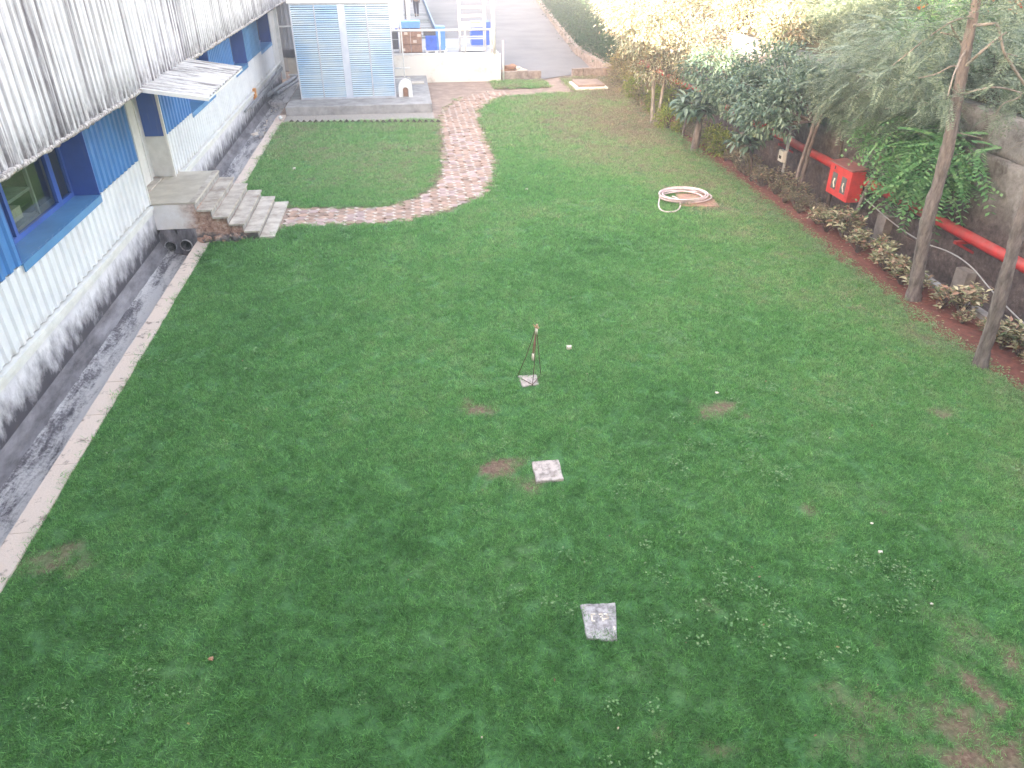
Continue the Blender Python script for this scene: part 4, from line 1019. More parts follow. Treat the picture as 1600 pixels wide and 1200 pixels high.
def frond_proto(n=9, L=1., lw=.26, ll=.30, droop=.35):
    V = []; F_ = []
    for i in range(n):
        t = .12+.88*i/(n-1); x = L*t; z = -droop*t*t; s_ = ll*(1-.5*abs(t-.45)*1.2); w_ = lw*.24
        for sd_ in (-1, 1):
            b = len(V); dx, dy = .42*s_, sd_*s_*.9
            nx_, ny_ = w_*.9, -sd_*w_*.42
            V += [(x, 0, z), (x+dx*.5+nx_*.5, dy*.5+ny_*.5, z-.015), (x+dx, dy, z-.05), (x+dx*.5-nx_*.5, dy*.5-ny_*.5, z-.025)]
            F_ += [(b, b+2, b+1), (b, b+3, b+2)] if sd_ > 0 else [(b, b+1, b+2), (b, b+2, b+3)]
    V += [(0, -.006, 0), (0, .006, 0), (L, 0, -droop)]; F_ += [(len(V)-3, len(V)-1, len(V)-2)]
    return np.array(V), np.array(F_)
FROND = frond_proto(); FROND6 = frond_proto(6, 1, .3, .26)
def scatter(name, P, D, L, proto, mat, parent=None, width=.35, tw=None):
    """merge many transformed copies of proto; P points, D directions, L lengths"""
    V0, F0 = proto; n = len(P); Rm = rot_frames(D, tw); sc = np.stack([L, L*width, L], 1) if (proto is LEAF or proto is LEAF5) else np.stack([L, L, L], 1)
    V = np.einsum('nij,nkj->nki', Rm, V0[None]*sc[:, None, :])+P[:, None, :]
    F_ = (F0[None]+(np.arange(n)*len(V0))[:, None, None]).reshape(-1, 3)
    return put(name, np_mesh(name, V.reshape(-1, 3), F_, mat), parent)
def clump_points(ells, n, ncl=30, spread=.28, shell=.6):
    """leaf positions and outward directions in a set of ellipsoids (cx,cy,cz,rx,ry,rz)"""
    P = []; D = []; vol = np.array([e[3]*e[4]*e[5] for e in ells])**.7; vol /= vol.sum()
    for e, v in zip(ells, vol):
        k = max(3, int(ncl*v*len(ells)/max(1, len(ells)*.6))); m_ = int(n*v)
        u = rng.normal(size=(k, 3)); u /= np.linalg.norm(u, axis=1, keepdims=True); r = (shell+(1-shell)*rng.random(k)**.6)[:, None]
        cen = u*r; w_ = rng.integers(0, k, m_); q = cen[w_]+rng.normal(size=(m_, 3))*spread
        P.append(q*np.array(e[3:])+np.array(e[:3])); dd = q+rng.normal(size=(m_, 3))*.6+np.array([0, 0, .15]); D.append(dd)
    return np.concatenate(P), np.concatenate(D)
def limbs(base, tips, r0, r1, mat, name, parent, seg=5, wob=.06):
    m = MB()
    for t in tips:
        b = Vector(base); t = Vector(t); P = []
        for i in range(seg+1):
            k = i/seg; p = b.lerp(t, k)+Vector((random.uniform(-1, 1), random.uniform(-1, 1), random.uniform(-.5, 1)))*wob*math.sin(math.pi*k)*(t-b).length
            P.append(p)
        m.tube(P, [r0+(r1-r0)*i/seg for i in range(seg+1)], 6)
    return m.build(name, mat, parent)
def trunk_mesh(pts, rs, mat, parent, name='trunk', n=10):
    P = smooth([tuple(p) for p in pts]); m_ = len(P); rr = np.interp(np.linspace(0, 1, m_), np.linspace(0, 1, len(rs)), rs)
    return MB().tube(P, list(rr), n, wob=.2).build(name, mat, parent)

# T1: big leaning tree in the bed
def px_path(pts, Y, org): return [Vector(at(a, b, Y=Y))-Vector(org) for a, b in pts]
org = tuple(at(1427, 467)); org = (org[0], org[1], 0)
t1 = thing('tall_bed_tree', 'tall slender tree with bare pale side branches leaning over the red soil bed', 'tree', org)
Yb = org[1]
tp_ = px_path([(1425, 472), (1432, 440), (1440, 390), (1452, 330), (1470, 275), (1481, 230), (1492, 175), (1504, 110), (1513, 60), (1527, 0)], Yb, org)
tp_.append(tp_[-1]+Vector((-.05, .3, 1.3)))
trunk_mesh(tp_, [.19, .125, .115, .125, .10, .105, .09, .088, .072, .065, .03], M['bark'], t1)
BR = [([(1510, 84), (1503, 66), (1495, 56), (1470, 51)], 12.4, .03, .012), ([(1496, 57), (1488, 45), (1486, 38)], 12.4, .018, .008), ([(1519, 18), (1492, 30), (1455, 54), (1395, 102)], 12.6, .022, .007),
      ([(1510, 112), (1530, 84), (1555, 62), (1574, 49)], 11.5, .03, .012), ([(1503, 103), (1488, 101), (1465, 116), (1435, 122)], 12.1, .02, .007), ([(1503, 84), (1491, 112), (1481, 150)], 11.2, .018, .012),
      ([(1508, 152), (1530, 139), (1559, 135), (1597, 145)], 11.7, .026, .01), ([(1527, 45), (1545, 38), (1559, 36), (1564, 60), (1568, 82), (1582, 104), (1602, 134)], 11.4, .024, .02),
      ([(1568, 82), (1590, 88)], 11.4, .01, .006), ([(1597, 145), (1590, 155), (1566, 160), (1555, 182)], 11.7, .012, .006), ([(1492, 205), (1515, 212), (1535, 216)], 11.8, .012, .006)]
for pts, Yq, r0, r1 in BR:
    P = px_path(pts, Yq, org); 
    if pts[0][0] < 1560 and pts[0][0] > 1480 and len(pts) > 2 and pts[0] != (1496, 57):
        # root the branch inside the trunk
        P[0] = Vector(min(tp_, key=lambda q: abs(q.z-P[0].z)))*.0 + Vector(np.array([np.interp(P[0].z, [q.z for q in tp_], [q[i] for q in tp_]) for i in range(3)]))
    P = smooth([tuple(p) for p in P]); MB().tube(P, list(np.linspace(r0, r1, len(P))), 6).build('branch', M['bark_pale'], t1)
fd = []; fp = []
for cx_, cy_, Yq, s_ in ((1470, 60, 12.6, .5), (1400, 110, 12.8, .5), (1430, 130, 12.3, .4), (1480, 150, 11.6, .3), (1560, 45, 11.8, .5), (1590, 150, 12, .4), (1500, 20, 12.5, .6), (1560, 180, 12, .25), (1440, 40, 13, .7), (1590, 60, 12.3, .5)):
    c = at(cx_, cy_, Y=Yq)-np.array(org); k = int(60*s_/.5); q = rng.normal(size=(k, 3))*s_*np.array([.5, .5, .35]); fp.append(c+q); fd.append(q*1.2+rng.normal(size=(k, 3))*.5+[0, 0, -.1])
fp = np.concatenate(fp); fd = np.concatenate(fd); scatter('crown', fp, fd, .20+.16*rng.random(len(fp)), FROND, M['lf_grey'], t1, tw=.6)
up_p, up_d = clump_points([(-.1, .5, 6.6, 1.5, 1.4, 1.0)], 1500, 20); scatter('crown', up_p, up_d, .2+.15*rng.random(len(up_p)), FROND6, M['lf_grey'], t1)
# T2: front right trunk
org = tuple(at(1530, 572)); org = (org[0], org[1], 0)
t2 = thing('front_bed_tree', 'leaning trunk at the right edge of the photo rising from the red soil bed', 'tree', org)
tp_ = px_path([(1528, 578), (1538, 545), (1553, 500), (1566, 455), (1580, 400), (1590, 360), (1601, 325), (1622, 250), (1640, 180), (1660, 90)], org[1], org); tp_.append(tp_[-1]+Vector((0, .3, 1.2)))
trunk_mesh(tp_, [.17, .105, .095, .105, .085, .092, .08, .08, .07, .06, .04], M['bark'], t2)
limbs(tp_[5], [tp_[5]+Vector((.5, .3, .35))], .02, .008, M['bark_pale'], 'branch', t2)
p_, d_ = clump_points([(1.1, .3, 5.6, 1.0, 1.0, .8)], 900, 20); p_ = p_+np.array([tp_[-1][0]-1.1, 0, 0]); scatter('crown', p_, d_, .2+.15*rng.random(len(p_)), FROND6, M['lf_grey'], t2)
# T3: feathery tree over the hose cabinet: fronds are parts
org = tuple(at(1332, 345)); org = (org[0]+.0, org[1]-.2, 0)
t3 = thing('feathery_tree', 'low tree with long drooping feathery fronds hanging over the red cabinet', 'tree', org)
o3 = Vector(org)
tk = [Vector(at(1334, 345, Y=16.0))-o3, Vector(at(1342, 322, Y=15.9))-o3, Vector(at(1354, 295, Y=15.8))-o3, Vector(at(1372, 262, Y=15.7))-o3, Vector(at(1385, 225, Y=15.7))-o3]
trunk_mesh(tk, [.06, .052, .042, .028, .012], M['bark'], t3)
fm_, ff_ = frond_proto(11, 1., .34, .24, .38); fmesh = np_mesh('frond', fm_, ff_, M['lf_feather'])
fm2, ff2 = frond_proto(10, 1., .36, .24, .62); fmesh2 = np_mesh('frond', fm2, ff2, M['lf_feather'])
hub = [(1385, 185, 16.6), (1415, 205, 16.1), (1440, 190, 16.1), (1392, 222, 16.2), (1405, 240, 15.6), (1435, 235, 15.6), (1465, 225, 15.5), (1495, 245, 15.2), (1460, 265, 15.0), (1425, 285, 15.0), (1400, 290, 15.0), (1505, 240, 15.0), (1488, 275, 14.8), (1480, 215, 15.6), (1445, 215, 15.8)]
tips = []
for i, (a, b, Yq) in enumerate(hub):
    h = at(a, b, Y=Yq); h = Vector(h if h[0] < 10.6 else at(a, b, X=10.6))-o3; tips.append(h)
    for k in range(16):
        an = 2*math.pi*(k*.618+i*.37); d = Vector((math.cos(an)*.9-.3, math.sin(an)*.8-.45, random.uniform(-.6, .3)))
        p = h+Vector((random.uniform(-.25, .25), random.uniform(-.25, .25), random.uniform(-.2, .2)))
        mt = Matrix(rot_frames(np.array([d]), .4)[0].tolist()).to_euler()
        s_ = random.uniform(.55, .98); put('frond', fmesh if k % 3 else fmesh2, t3, loc=p, rot=mt, sc=(s_, s_*.85, s_))
limbs(tk[-2], tips, .022, .008, M['bark_pale'], 'branches', t3)
p_, d_ = clump_points([(1.0, -.3, 1.6, .7, .8, .5), (.5, .9, 2.2, .6, .7, .3)], 260, 22); scatter('inner_fronds', p_, d_, .35+.2*rng.random(len(p_)), FROND, M['lf_feather'], t3, tw=.5)['kind'] = 'stuff'
# T4: twin stemmed tree with dense broad leaves
org = tuple(at(1245, 297)); org = (org[0]-.25, org[1]-.3, 0); o4 = Vector(org)
t4 = thing('broadleaf_tree', 'dense dark broad leaved tree with twin stems left of the red cabinet', 'tree', org)
for pts in ([(1236, 300), (1246, 275), (1258, 235), (1270, 200), (1278, 165)], [(1246, 300), (1258, 262), (1266, 225), (1280, 190), (1290, 170)]):
    trunk_mesh([Vector(at(a, b, Y=org[1]+.1))-o4 for a, b in pts], [.06, .055, .05, .045, .035], M['bark'], t4, 'trunk')
def rel(px, py, Yq, o): return tuple(np.array(at(px, py, Y=Yq))-np.array(o))
E4 = [(*rel(1120, 110, 22.5, org), .9, .9, .6), (*rel(1160, 165, 20.6, org), .55, .6, .35), (*rel(1300, 165, 19.0, org), .5, .6, .4), (*rel(1215, 100, 21.6, org), .9, .9, .5), (*rel(1200, 165, 19.4, org), .75, .7, .42), (*rel(1250, 150, 19.3, org), .85, .8, .5), (*rel(1175, 140, 20.5, org), .7, .8, .5), (*rel(1235, 120, 20.6, org), .9, .9, .5), (*rel(1285, 135, 19.6, org), .6, .7, .5), (*rel(1140, 130, 21.5, org), .7, .8, .55), (*rel(1195, 190, 19., org), .5, .5, .3), (*rel(1225, 195, 18.8, org), .35, .4, .25)]
p_, d_ = clump_points(E4, 5600, 170, .2, .55); d_[:, 2] -= .5; scatter('crown', p_, d_, .10+.08*rng.random(len(p_)), LEAF5, M['lf_dark'], t4, .36)
p_, d_ = clump_points(E4, 4200, 170, .22, .8); d_[:, 2] -= .4; scatter('outer_leaves', p_, d_, .11+.09*rng.random(len(p_)), LEAF5, M['lf_mango'], t4, .33)['kind'] = 'stuff'
limbs(Vector(rel(1270, 190, org[1]+.1, org)), [Vector(e[:3]) for e in E4], .03, .01, M['bark_dark'], 'branches', t4)
E5 = [(*rel(a, b, q, (0, 0, 0)), *z_) for a, b, q, z_ in ((1320, 150, 19.0, (.8, .9, .45)), (1370, 140, 18.2, (.8, .9, .5)), (1410, 160, 17.2, (.7, .8, .45)), (1350, 105, 19.5, (.9, 1., .6)), (1420, 110, 17.8, (.9, .9, .6)), (1455, 165, 16.4, (.5, .6, .35)), (1300, 110, 20.5, (.8, .9, .5)), (1460, 75, 17.0, (.8, .9, .6)), (1395, 60, 19.0, (1., 1., .6)), (1440, 180, 16.4, (.5, .6, .25)), (1395, 185, 17.0, (.5, .5, .2)), (1470, 165, 15.6, (.35, .5, .25)), (1350, 178, 18.0, (.7, .8, .35)))]
og = (10.75, 17.9, 0); t5 = thing('grey_feathery_tree', 'grey green feathery tree spreading in front of the wall above the red cabinet', 'tree', og)
E5 = [tuple(np.array(e[:3])*(1 if e[0] < 10.5 else 1)) + tuple(e[3:]) for e in E5]
E5 = [e if e[0] < 10.5 else (*(np.array([0, 0, CAM_H])+(np.array(e[:3])-[0, 0, CAM_H])*10.5/e[0]), *(v*.85 for v in e[3:])) for e in E5]
E5 = [(e[0]-og[0], e[1]-og[1], *e[2:]) for e in E5]
trunk_mesh([Vector((0, 0, -.4)), Vector((.05, -.05, 1.2)), Vector((-.1, .1, 2.4))], [.07, .06, .045], M['bark_dark'], t5)
limbs((-.1, .1, 2.4), [Vector(e[:3]) for e in E5], .03, .008, M['bark'], 'branches', t5)
p_, d_ = clump_points(E5, 2700, 150, .24, .6); d_ = d_*np.array([1, 1, .5])+[-.2, -.3, -.25]; scatter('crown', p_, d_, .24+.2*rng.random(len(p_)), FROND, M['lf_grey'], t5, tw=.5)
# rosette leaved small trees (leaves as parts)
lmesh = np_mesh('leaf', LEAF5[0]*np.array([1, .30, 1]), LEAF5[1], M['lf_mango'])
def rosette_tree(name, label, bpx, tpts, tops, nl, ll, rad, mat='bark', dY=0):
    o_ = at(*bpx); o_ = (o_[0], o_[1], 0); t = thing(name, label, 'tree', o_); ov = Vector(o_)
    trunk_mesh([Vector(at(a, b, Y=o_[1]+dY*i/len(tpts)))-ov for i, (a, b) in enumerate(tpts)], rad, M[mat], t)
    tps = []
    for (a, b, dy) in tops:
        h = Vector(at(a, b, Y=o_[1]+dy))-ov; tps.append(h)
        for k in range(nl):
            an = 2*math.pi*k*.618; el = random.uniform(-.9, .7); d = Vector((math.cos(an)*math.cos(el), math.sin(an)*math.cos(el), math.sin(el)))
            mt = Matrix(rot_frames(np.array([d]), .3)[0].tolist()).to_euler(); s_ = ll*random.uniform(.75, 1.2)
            put('leaf', lmesh, t, loc=h+d*.05+Vector((0, 0, random.uniform(-.08, .08))), rot=mt, sc=s_)
    top_ = Vector(at(*tpts[-1], Y=o_[1]+dY))-ov
    limbs(top_, tps, rad[-1]*.8, .008, M['bark'], 'branches', t, 3)
    return t
rosette_tree('sapling', 'thin sapling with a rosette of long drooping leaves in the soil bed', (1174, 283), [(1173, 288), (1174, 255), (1175, 222)], [(1172, 214, 0), (1160, 212, -.1), (1186, 215, .1), (1178, 205, .1), (1193, 212, 0), (1150, 222, -.1), (1170, 226, -.2)], 18, .30, [.035, .03, .022], 'bark_dark')
rosette_tree('stout_small_tree', 'stout trunked small tree with a mop of long drooping leaves', (1086, 236), [(1084, 240), (1088, 215), (1094, 185), (1096, 170)], [(1094, 158, 0), (1078, 160, 0), (1108, 162, 0), (1070, 172, -.1), (1090, 150, .2), (1104, 175, -.2), (1114, 168, 0), (1084, 174, -.2), (1120, 155, .3), (1065, 155, .3), (1100, 143, .5)], 18, .42, [.13, .12, .10, .08])
rosette_tree('thin_small_tree', 'thin leaning stem just left of the stout small tree', (1067, 213), [(1066, 218), (1070, 195), (1076, 172)], [(1076, 166, 0), (1064, 168, .1), (1084, 160, .1), (1072, 155, .2)], 16, .42, [.045, .04, .03])
def leafy_tree(name, label, org, stems, ells, n, ll, lmat, bmat='bark_pale', ncl=60, proto=LEAF, r0=.09, width=.42, dz=-.2, extra=None):
    t = thing(name, label, 'tree', org); ov = Vector(org)
    for s_ in stems: trunk_mesh([Vector(p)-ov for p in s_], list(np.linspace(r0, r0*.5, len(s_))), M[bmat], t)
    E_ = [(e[0]-org[0], e[1]-org[1], e[2], e[3], e[4], e[5]) for e in ells]
    p_, d_ = clump_points(E_, n, ncl, .22, .55); d_[:, 2] += dz
    scatter('crown', p_, d_, ll*(.7+.6*rng.random(len(p_))), proto, M[lmat], t, width)
    limbs(Vector(stems[0][-1])-ov, [Vector(e[:3]) for e in E_], r0*.45, .012, M[bmat], 'branches', t)
    return t
def up(px, py, dy=0, h=2.5, lean=(0, 0)): 
    b = at(px, py); return [(b[0], b[1], -.05), (b[0]+lean[0]*.5, b[1]+lean[1]*.5, h*.5), (b[0]+lean[0], b[1]+lean[1], h)]
b8 = at(1021, 194)
leafy_tree('pale_stemmed_tree', 'pale multi stemmed tree at the far end of the soil bed with sunlit crown', (b8[0], b8[1], 0), [up(1018, 194, h=2.4, lean=(0, .3)), up(1026, 193, h=2.6, lean=(.3, .2)), up(1022, 190, h=2.3, lean=(-.25, .3))],
           [(b8[0], b8[1]+.3, 1.9, .75, .6, .5), (b8[0]+.4, b8[1]+.8, 3.0, 1.3, 1.1, .8), (b8[0]-.3, b8[1]+1.5, 3.6, 1.2, 1.2, .8), (b8[0]+1.3, b8[1]+.2, 2.7, 1.0, .9, .7), (b8[0]+.6, b8[1]-.6, 2.6, .9, .8, .6), (b8[0]-.6, b8[1]+.6, 2.9, .9, .9, .6)], 11000, .13, 'lf_sunny', ncl=120, r0=.07)
spec = [('sunlit_tree', 'sunlit pale tree leaning out over the hedge corner', (10.6, 33.5), [(10.2, 33.8, 3.0, 1.5, 1.6, .9), (11.2, 34.5, 3.6, 1.6, 1.6, 1.0), (9.9, 32.5, 2.5, .9, 1.1, .6)], 'lf_sunny'),
        ('sunlit_tree', 'sunlit pale tree spreading behind the dark hedge midway', (12.0, 41.5), [(11.6, 41, 3.1, 1.6, 2.2, 1.1), (12.9, 42.6, 3.9, 1.9, 2.3, 1.3), (11.4, 44.4, 3.6, 1.3, 2., .9)], 'lf_sunny'),
        ('sunlit_tree', 'sunlit pale tree farthest along the hedge', (14.4, 52.5), [(13.6, 52, 3.7, 1.9, 2.8, 1.3), (14.9, 55, 4.3, 2.2, 3, 1.5)], 'lf_sunny'),
        ('sunlit_tree', 'sunlit yellow green tree on the slope above the far wall end', (13.6, 29.0), [(13.4, 29.2, 4.2, 1.5, 1.5, .9), (14.4, 30.6, 4.8, 1.7, 1.8, 1.0), (13.2, 31.2, 4.4, 1.3, 1.6, .9)], 'lf_yellow'),
        ('sunlit_tree', 'sunlit tree with thin pale trunks rising beyond the bank', (15.0, 35.5), [(14.6, 35.4, 4.8, 1.9, 2.1, 1.2), (16.2, 37.4, 5.4, 2.1, 2.3, 1.3)], 'lf_sunny'),
        ('sunlit_tree', 'sunlit golden leaved tree on the upper slope', (17.2, 31.5), [(17.2, 31.5, 5.5, 1.7, 2.0, 1.1), (18.4, 34, 6.0, 2, 2, 1.2)], 'lf_gold'),
        ('sunlit_tree', 'sunlit pale tree high on the slope behind the others', (18.5, 41), [(18, 41, 5.6, 2.6, 3, 1.7), (16.6, 45, 5.0, 2.4, 3, 1.6)], 'lf_sunny')]
for i, (nm, lab, (x, y), E_, lm) in enumerate(spec):
    zb = 0 if x < 11.3 or y > 38 else 3.0+(x-11.7)*.42
    h = min(e[2] for e in E_)
    st_ = [[(x, y, zb-.3), (x+.1, y, (zb+h)/2), (x+.05, y+.1, h+.2)], [(x+.25, y+.1, zb-.3), (x+.5, y+.1, (zb+h)/2), (x+.8, y+.3, h+.4)]]
    leafy_tree(nm, lab, (x, y, 0), st_, E_, 10500, .17, lm, ncl=80, r0=.10)
# shrubs
def shrub(name, label, c, r, n, ll, mat, group=None, proto=LEAF, width=.42, cat='shrub', ncl=50, stems=True, dz=.1):
    t = thing(name, label, cat, (c[0], c[1], c[2]), group=group)
    p_, d_ = clump_points([(0, 0, r[2]*.75, *r)], n, ncl, .24, .55); p_[:, 2] = np.abs(p_[:, 2]); d_[:, 2] += dz
    scatter('foliage', p_, d_, ll*(.7+.6*rng.random(len(p_))), proto, M[mat], t, width)
    if stems: limbs((0, 0, -.1), [(random.uniform(-.6, .6)*r[0], random.uniform(-.6, .6)*r[1], r[2]*random.uniform(.5, 1.2)) for _ in range(5)], .025, .008, M['bark_dark'], 'stems', t, 3)
    return t
for i, (px, py, r_) in enumerate(((1045, 175, .55), (1040, 200, .45), (1075, 205, .45), (1110, 232, .42), (1125, 240, .40))):
    b = at(px, py+5); shrub('yellow_shrub', ['bright yellow green shrub behind the pale stemmed tree', 'bright yellow green shrub at the foot of the pale stemmed tree', 'bright yellow green shrub behind the stout small trunk', 'bright yellow green shrub right of the stout small trunk', 'rightmost bright yellow green shrub beside the coping start'][i], (b[0]+.15, b[1]+.2, 0), (r_, r_, r_*(1.3 if i in (0,) else .95)), 700, .11, 'lf_yellow', 'yellow green shrubs at the far end of the bed')
# hedge along the road, one bush after another
hp = np.array(HP); hl = np.concatenate([[0], np.cumsum(np.hypot(*np.diff(hp, axis=0).T))])
dists = np.arange(.9, hl[-1]-2, 1.9)
for i, s_ in enumerate(dists):
    x = np.interp(s_, hl, hp[:, 0]); y = np.interp(s_, hl, hp[:, 1]); sc = 1+.12*random.random()
    side = 1.25
    shrub('hedge_bush', 'dark green clipped bush in the hedge behind the stone kerb', (x+side, y, .05), (1.15*sc, 1.25*sc, .85*sc+(.2 if i > 4 else 0)), 1500 if i < 12 else 800, .13 if i < 12 else .2, 'lf_hedge', 'hedge bushes along the road', ncl=60)
for i_, (x_, y_, r_, mt_, lb_) in enumerate(((9.6, 29.2, .5, 'lf_yellow', 'yellow green bush at the far end of the red soil'), (9.7, 30.5, .55, 'lf_dull', 'dull bush between the yellow bush and the golden bush'), (9.6, 31.9, .55, 'lf_yellow', 'second yellow green bush towards the hedge corner'), (9.75, 33.4, .6, 'lf_gold', 'small golden bush before the hedge corner'), (9.9, 34.9, .65, 'lf_dull', 'dull bush beside the golden bush at the hedge corner'))):
    shrub('verge_shrub', lb_, (x_, y_, 0), (r_, r_*1.2, r_), 900, .12, mt_, 'shrubs along the far end of the coping')
shrub('golden_bush', 'golden leaved bush at the near end of the hedge', (10.35, 36.6, 0), (.7, .7, .75), 1100, .16, 'lf_gold', None, LEAF, .22)
# hillside above the wall
X = np.concatenate([[11.45, 11.7], np.arange(12.2, 60, 1.6)]); Yh = np.arange(1, 140, 1.6); XX, YY = np.meshgrid(X, Yh)
fade = np.clip((42-YY)/6, 0, 1)
ZZ = 2.9*fade+ (1-fade)*.0 + np.clip(XX-11.9, 0, 99)*.42*(.35+.65*fade) + (fbm(XX, YY, .5, 4)-.5)*.7*np.clip((XX-12)/2, 0, 1)
ZZ = np.where((YY > 36) & (XX < np.interp(YY, [h_[1] for h_ in [(9.95, 38.1), (9.75, 44.9), (10.8, 55.8), (13.3, 79.8), (15.5, 100), (20, 140)]], [9.95, 9.75, 10.8, 13.3, 15.5, 20])+1.2), -.15, ZZ)
ZZ = np.where((YY > 40) & (XX < 12+np.clip(YY-45, 0, 99)*.12+2), np.minimum(ZZ, 0.0), ZZ)
id_ = np.arange(XX.size).reshape(XX.shape); F_ = np.stack([id_[:-1, :-1], id_[:-1, 1:], id_[1:, 1:], id_[1:, :-1]], -1).reshape(-1, 4)
tag(put('hillside', np_mesh('hillside', np.stack([XX, YY, ZZ], -1).reshape(-1, 3), F_, M['hill'], smooth=True)), kind='structure')
def hill_z(x, y): f = min(1, max(0, (42-y)/6)); return 2.9*f+max(0, x-11.9)*.42*(.35+.65*f)
bushes = [(12.3, 9.5, .9, 'lf_grey', 'grey green bush above the wall near the right edge'), (12.6, 11.6, 1.0, 'lf_dark', 'dark bush above the wall behind the tall tree trunk'), (12.4, 13.6, .9, 'lf_grey', 'grey green feathery bush spilling over the wall behind the fronds'),
          (12.7, 15.6, 1.1, 'lf_grey', 'grey green feathery bush above the red cabinet'), (12.5, 17.6, 1.0, 'lf_feather', 'green feathery bush on the wall top left of the fronds'), (12.6, 19.7, 1.0, 'lf_grey', 'grey green bush behind the broad leaved tree'),
          (13.9, 12.2, 1.3, 'lf_dark', 'dark flowering bush higher on the bank at right'), (14.2, 15.0, 1.4, 'lf_grey', 'large grey green bush with orange flowers in the middle of the bank'), (14.0, 18.2, 1.4, 'lf_dark', 'large dark bush with many orange flowers above the broad leaved tree'),
          (14.2, 21.6, 1.3, 'lf_grey', 'green bush with orange flowers beside the sunlit strip'), (15.6, 17, 1.5, 'lf_grey', 'green bush on the upper bank at the top of the photo'), (15.9, 20.5, 1.5, 'lf_grey', 'grey green bush with red flowers on the upper bank'),
          (15.6, 13.2, 1.4, 'lf_grey', 'grey green bush at the upper right of the bank'), (13.6, 9.8, 1.3, 'lf_dark', 'dark bush in the upper right corner'), (16, 24.5, 1.6, 'lf_sunny', 'half sunlit bush on the upper bank'), (12.8, 25.8, .8, 'lf_sunny', 'sunlit bush on top of the wall beyond the bright ledge'), (11.9, 24.2, .75, 'lf_sunny', 'small sunlit bush spilling over the wall top left of the bright ledge'), (12.0, 27.4, 1.0, 'lf_sunny', 'sunlit bush over the wall behind the pale stemmed tree'), (12.2, 29.6, 1.1, 'lf_sunny', 'sunlit bush over the wall behind the leaning sunlit tree'), (12.1, 32, 1.1, 'lf_sunny', 'sunlit bush near the far end of the wall'), (13.3, 23.6, 1.1, 'lf_grey', 'grey green bush right behind the bright ledge'), (14.3, 26.2, 1.3, 'lf_sunny', 'sunlit bush higher behind the ledge'), (15.2, 28.6, 1.5, 'lf_gold', 'golden bush on the sunlit slope'), (14.4, 31.5, 1.5, 'lf_sunny', 'broad sunlit bush on the sunlit slope'), (13.3, 34.5, 1.4, 'lf_sunny', 'sunlit bush low on the far slope'), (16.8, 27, 1.6, 'lf_sunny', 'sunlit bush near the top of the slope'), (12.9, 21.8, 1.0, 'lf_grey', 'grey green bush above the broad leaved tree crown'), (17.8, 24.6, 1.6, 'lf_grey', 'grey green bush at the top of the shaded slope'), (19.5, 30, 2, 'lf_sunny', 'sunlit bush on the skyline of the slope'), (17.5, 15.5, 1.8, 'lf_dark', 'dark bush at the very top of the bank'), (18, 21, 1.9, 'lf_grey', 'grey green bush farthest up the bank')]
for i, (x, y, r_, mt, lab) in enumerate(bushes):
    z = hill_z(x, y); fe = mt in ('lf_grey', 'lf_feather')
    t = shrub('bank_bush', lab, (x, y, z-.1), (r_, r_*1.1, r_*.8), 1900 if fe else 4600, .30 if fe else .13, mt, 'bushes on the bank above the wall', FROND6 if fe else LEAF, ncl=70, cat='bush', dz=-.2)
    if i in (1, 6, 7, 8, 9, 10, 11, 12, 13) :
        k = 120; u = rng.normal(size=(k//6, 3)); u /= np.linalg.norm(u, axis=1, keepdims=True); u[:, 2] = np.abs(u[:, 2]); q = np.repeat(u, 6, 0)*np.array([r_, r_*1.1, r_*.9])+rng.normal(size=(k//6*6, 3))*.06
        q[:, 0] -= .3; q[:, 2] += r_*.5; scatter('flowers', q, rng.normal(size=(len(q), 3)), np.full(len(q), .12), LEAF, M['flower'], t, .7)
# bare twigs in front of the wall
for i, (a, b) in enumerate((((12.2, 10.5, 3.0), (11.0, 10.8, 2.9)), ((12.2, 11.8, 3.1), (11.0, 12.6, 2.6)), ((12.0, 10.0, 3.1), (10.9, 9.5, 2.5)))):
    t = thing('dry_branch', ['dry twig reaching over the wall top near the right edge', 'dry twig hanging over the wall behind the tall trunk', 'dry twig at the far right over the wall'][i], 'twig', a)
    limbs((0, 0, 0), [Vector(b)-Vector(a)+Vector((random.uniform(-.2, .2), random.uniform(-.5, .5), random.uniform(-.2, .3))) for _ in range(6)], .014, .004, M['bark_pale'], 'twigs', t, 5, .12)
# low variegated shrubs in the bed: four prototypes, copied
def low_plant(mat, n, h, ll, seed):
    t = thing('variegated_shrub', '', 'shrub', (0, 0, 0)); tips_ = []; P = []; D = []
    for k in range(n):
        an = random.random()*6.28; r_ = random.random()**.6*.26; tp = Vector((math.cos(an)*r_, math.sin(an)*r_, h*random.uniform(.55, 1.1))); tips_.append(tp)
        for q in range(9):
            a2 = q*2.4; P.append(tuple(tp-Vector((0, 0, .015*q)))); D.append((math.cos(a2), math.sin(a2), random.uniform(-.1, .9)))
    limbs((0, 0, -.03), tips_, .008, .004, M['bark'], 'stems', t, 3, .08)
    o = scatter('leaves', np.array(P), np.array(D), ll*(.7+.6*rng.random(len(P))), LEAF, M[mat], t, .42); o['kind'] = 'stuff'
    return t
kinds = {'a': ('lf_var', 'low shrub with cream and pink leaves in the red soil bed', 'cream and pink leaved shrubs in the near bed'), 'b': ('lf_dull', 'low dull brown green shrub along the far bed coping', 'dull low shrubs in the far bed')}
protos = {k: [low_plant(v[0], 16+3*i if k == 'a' else 26, .42 if k == 'a' else .34, .115 if k == 'a' else .075, i) for i in range(4)] for k, v in kinds.items()}
used = set(); y = 7.4
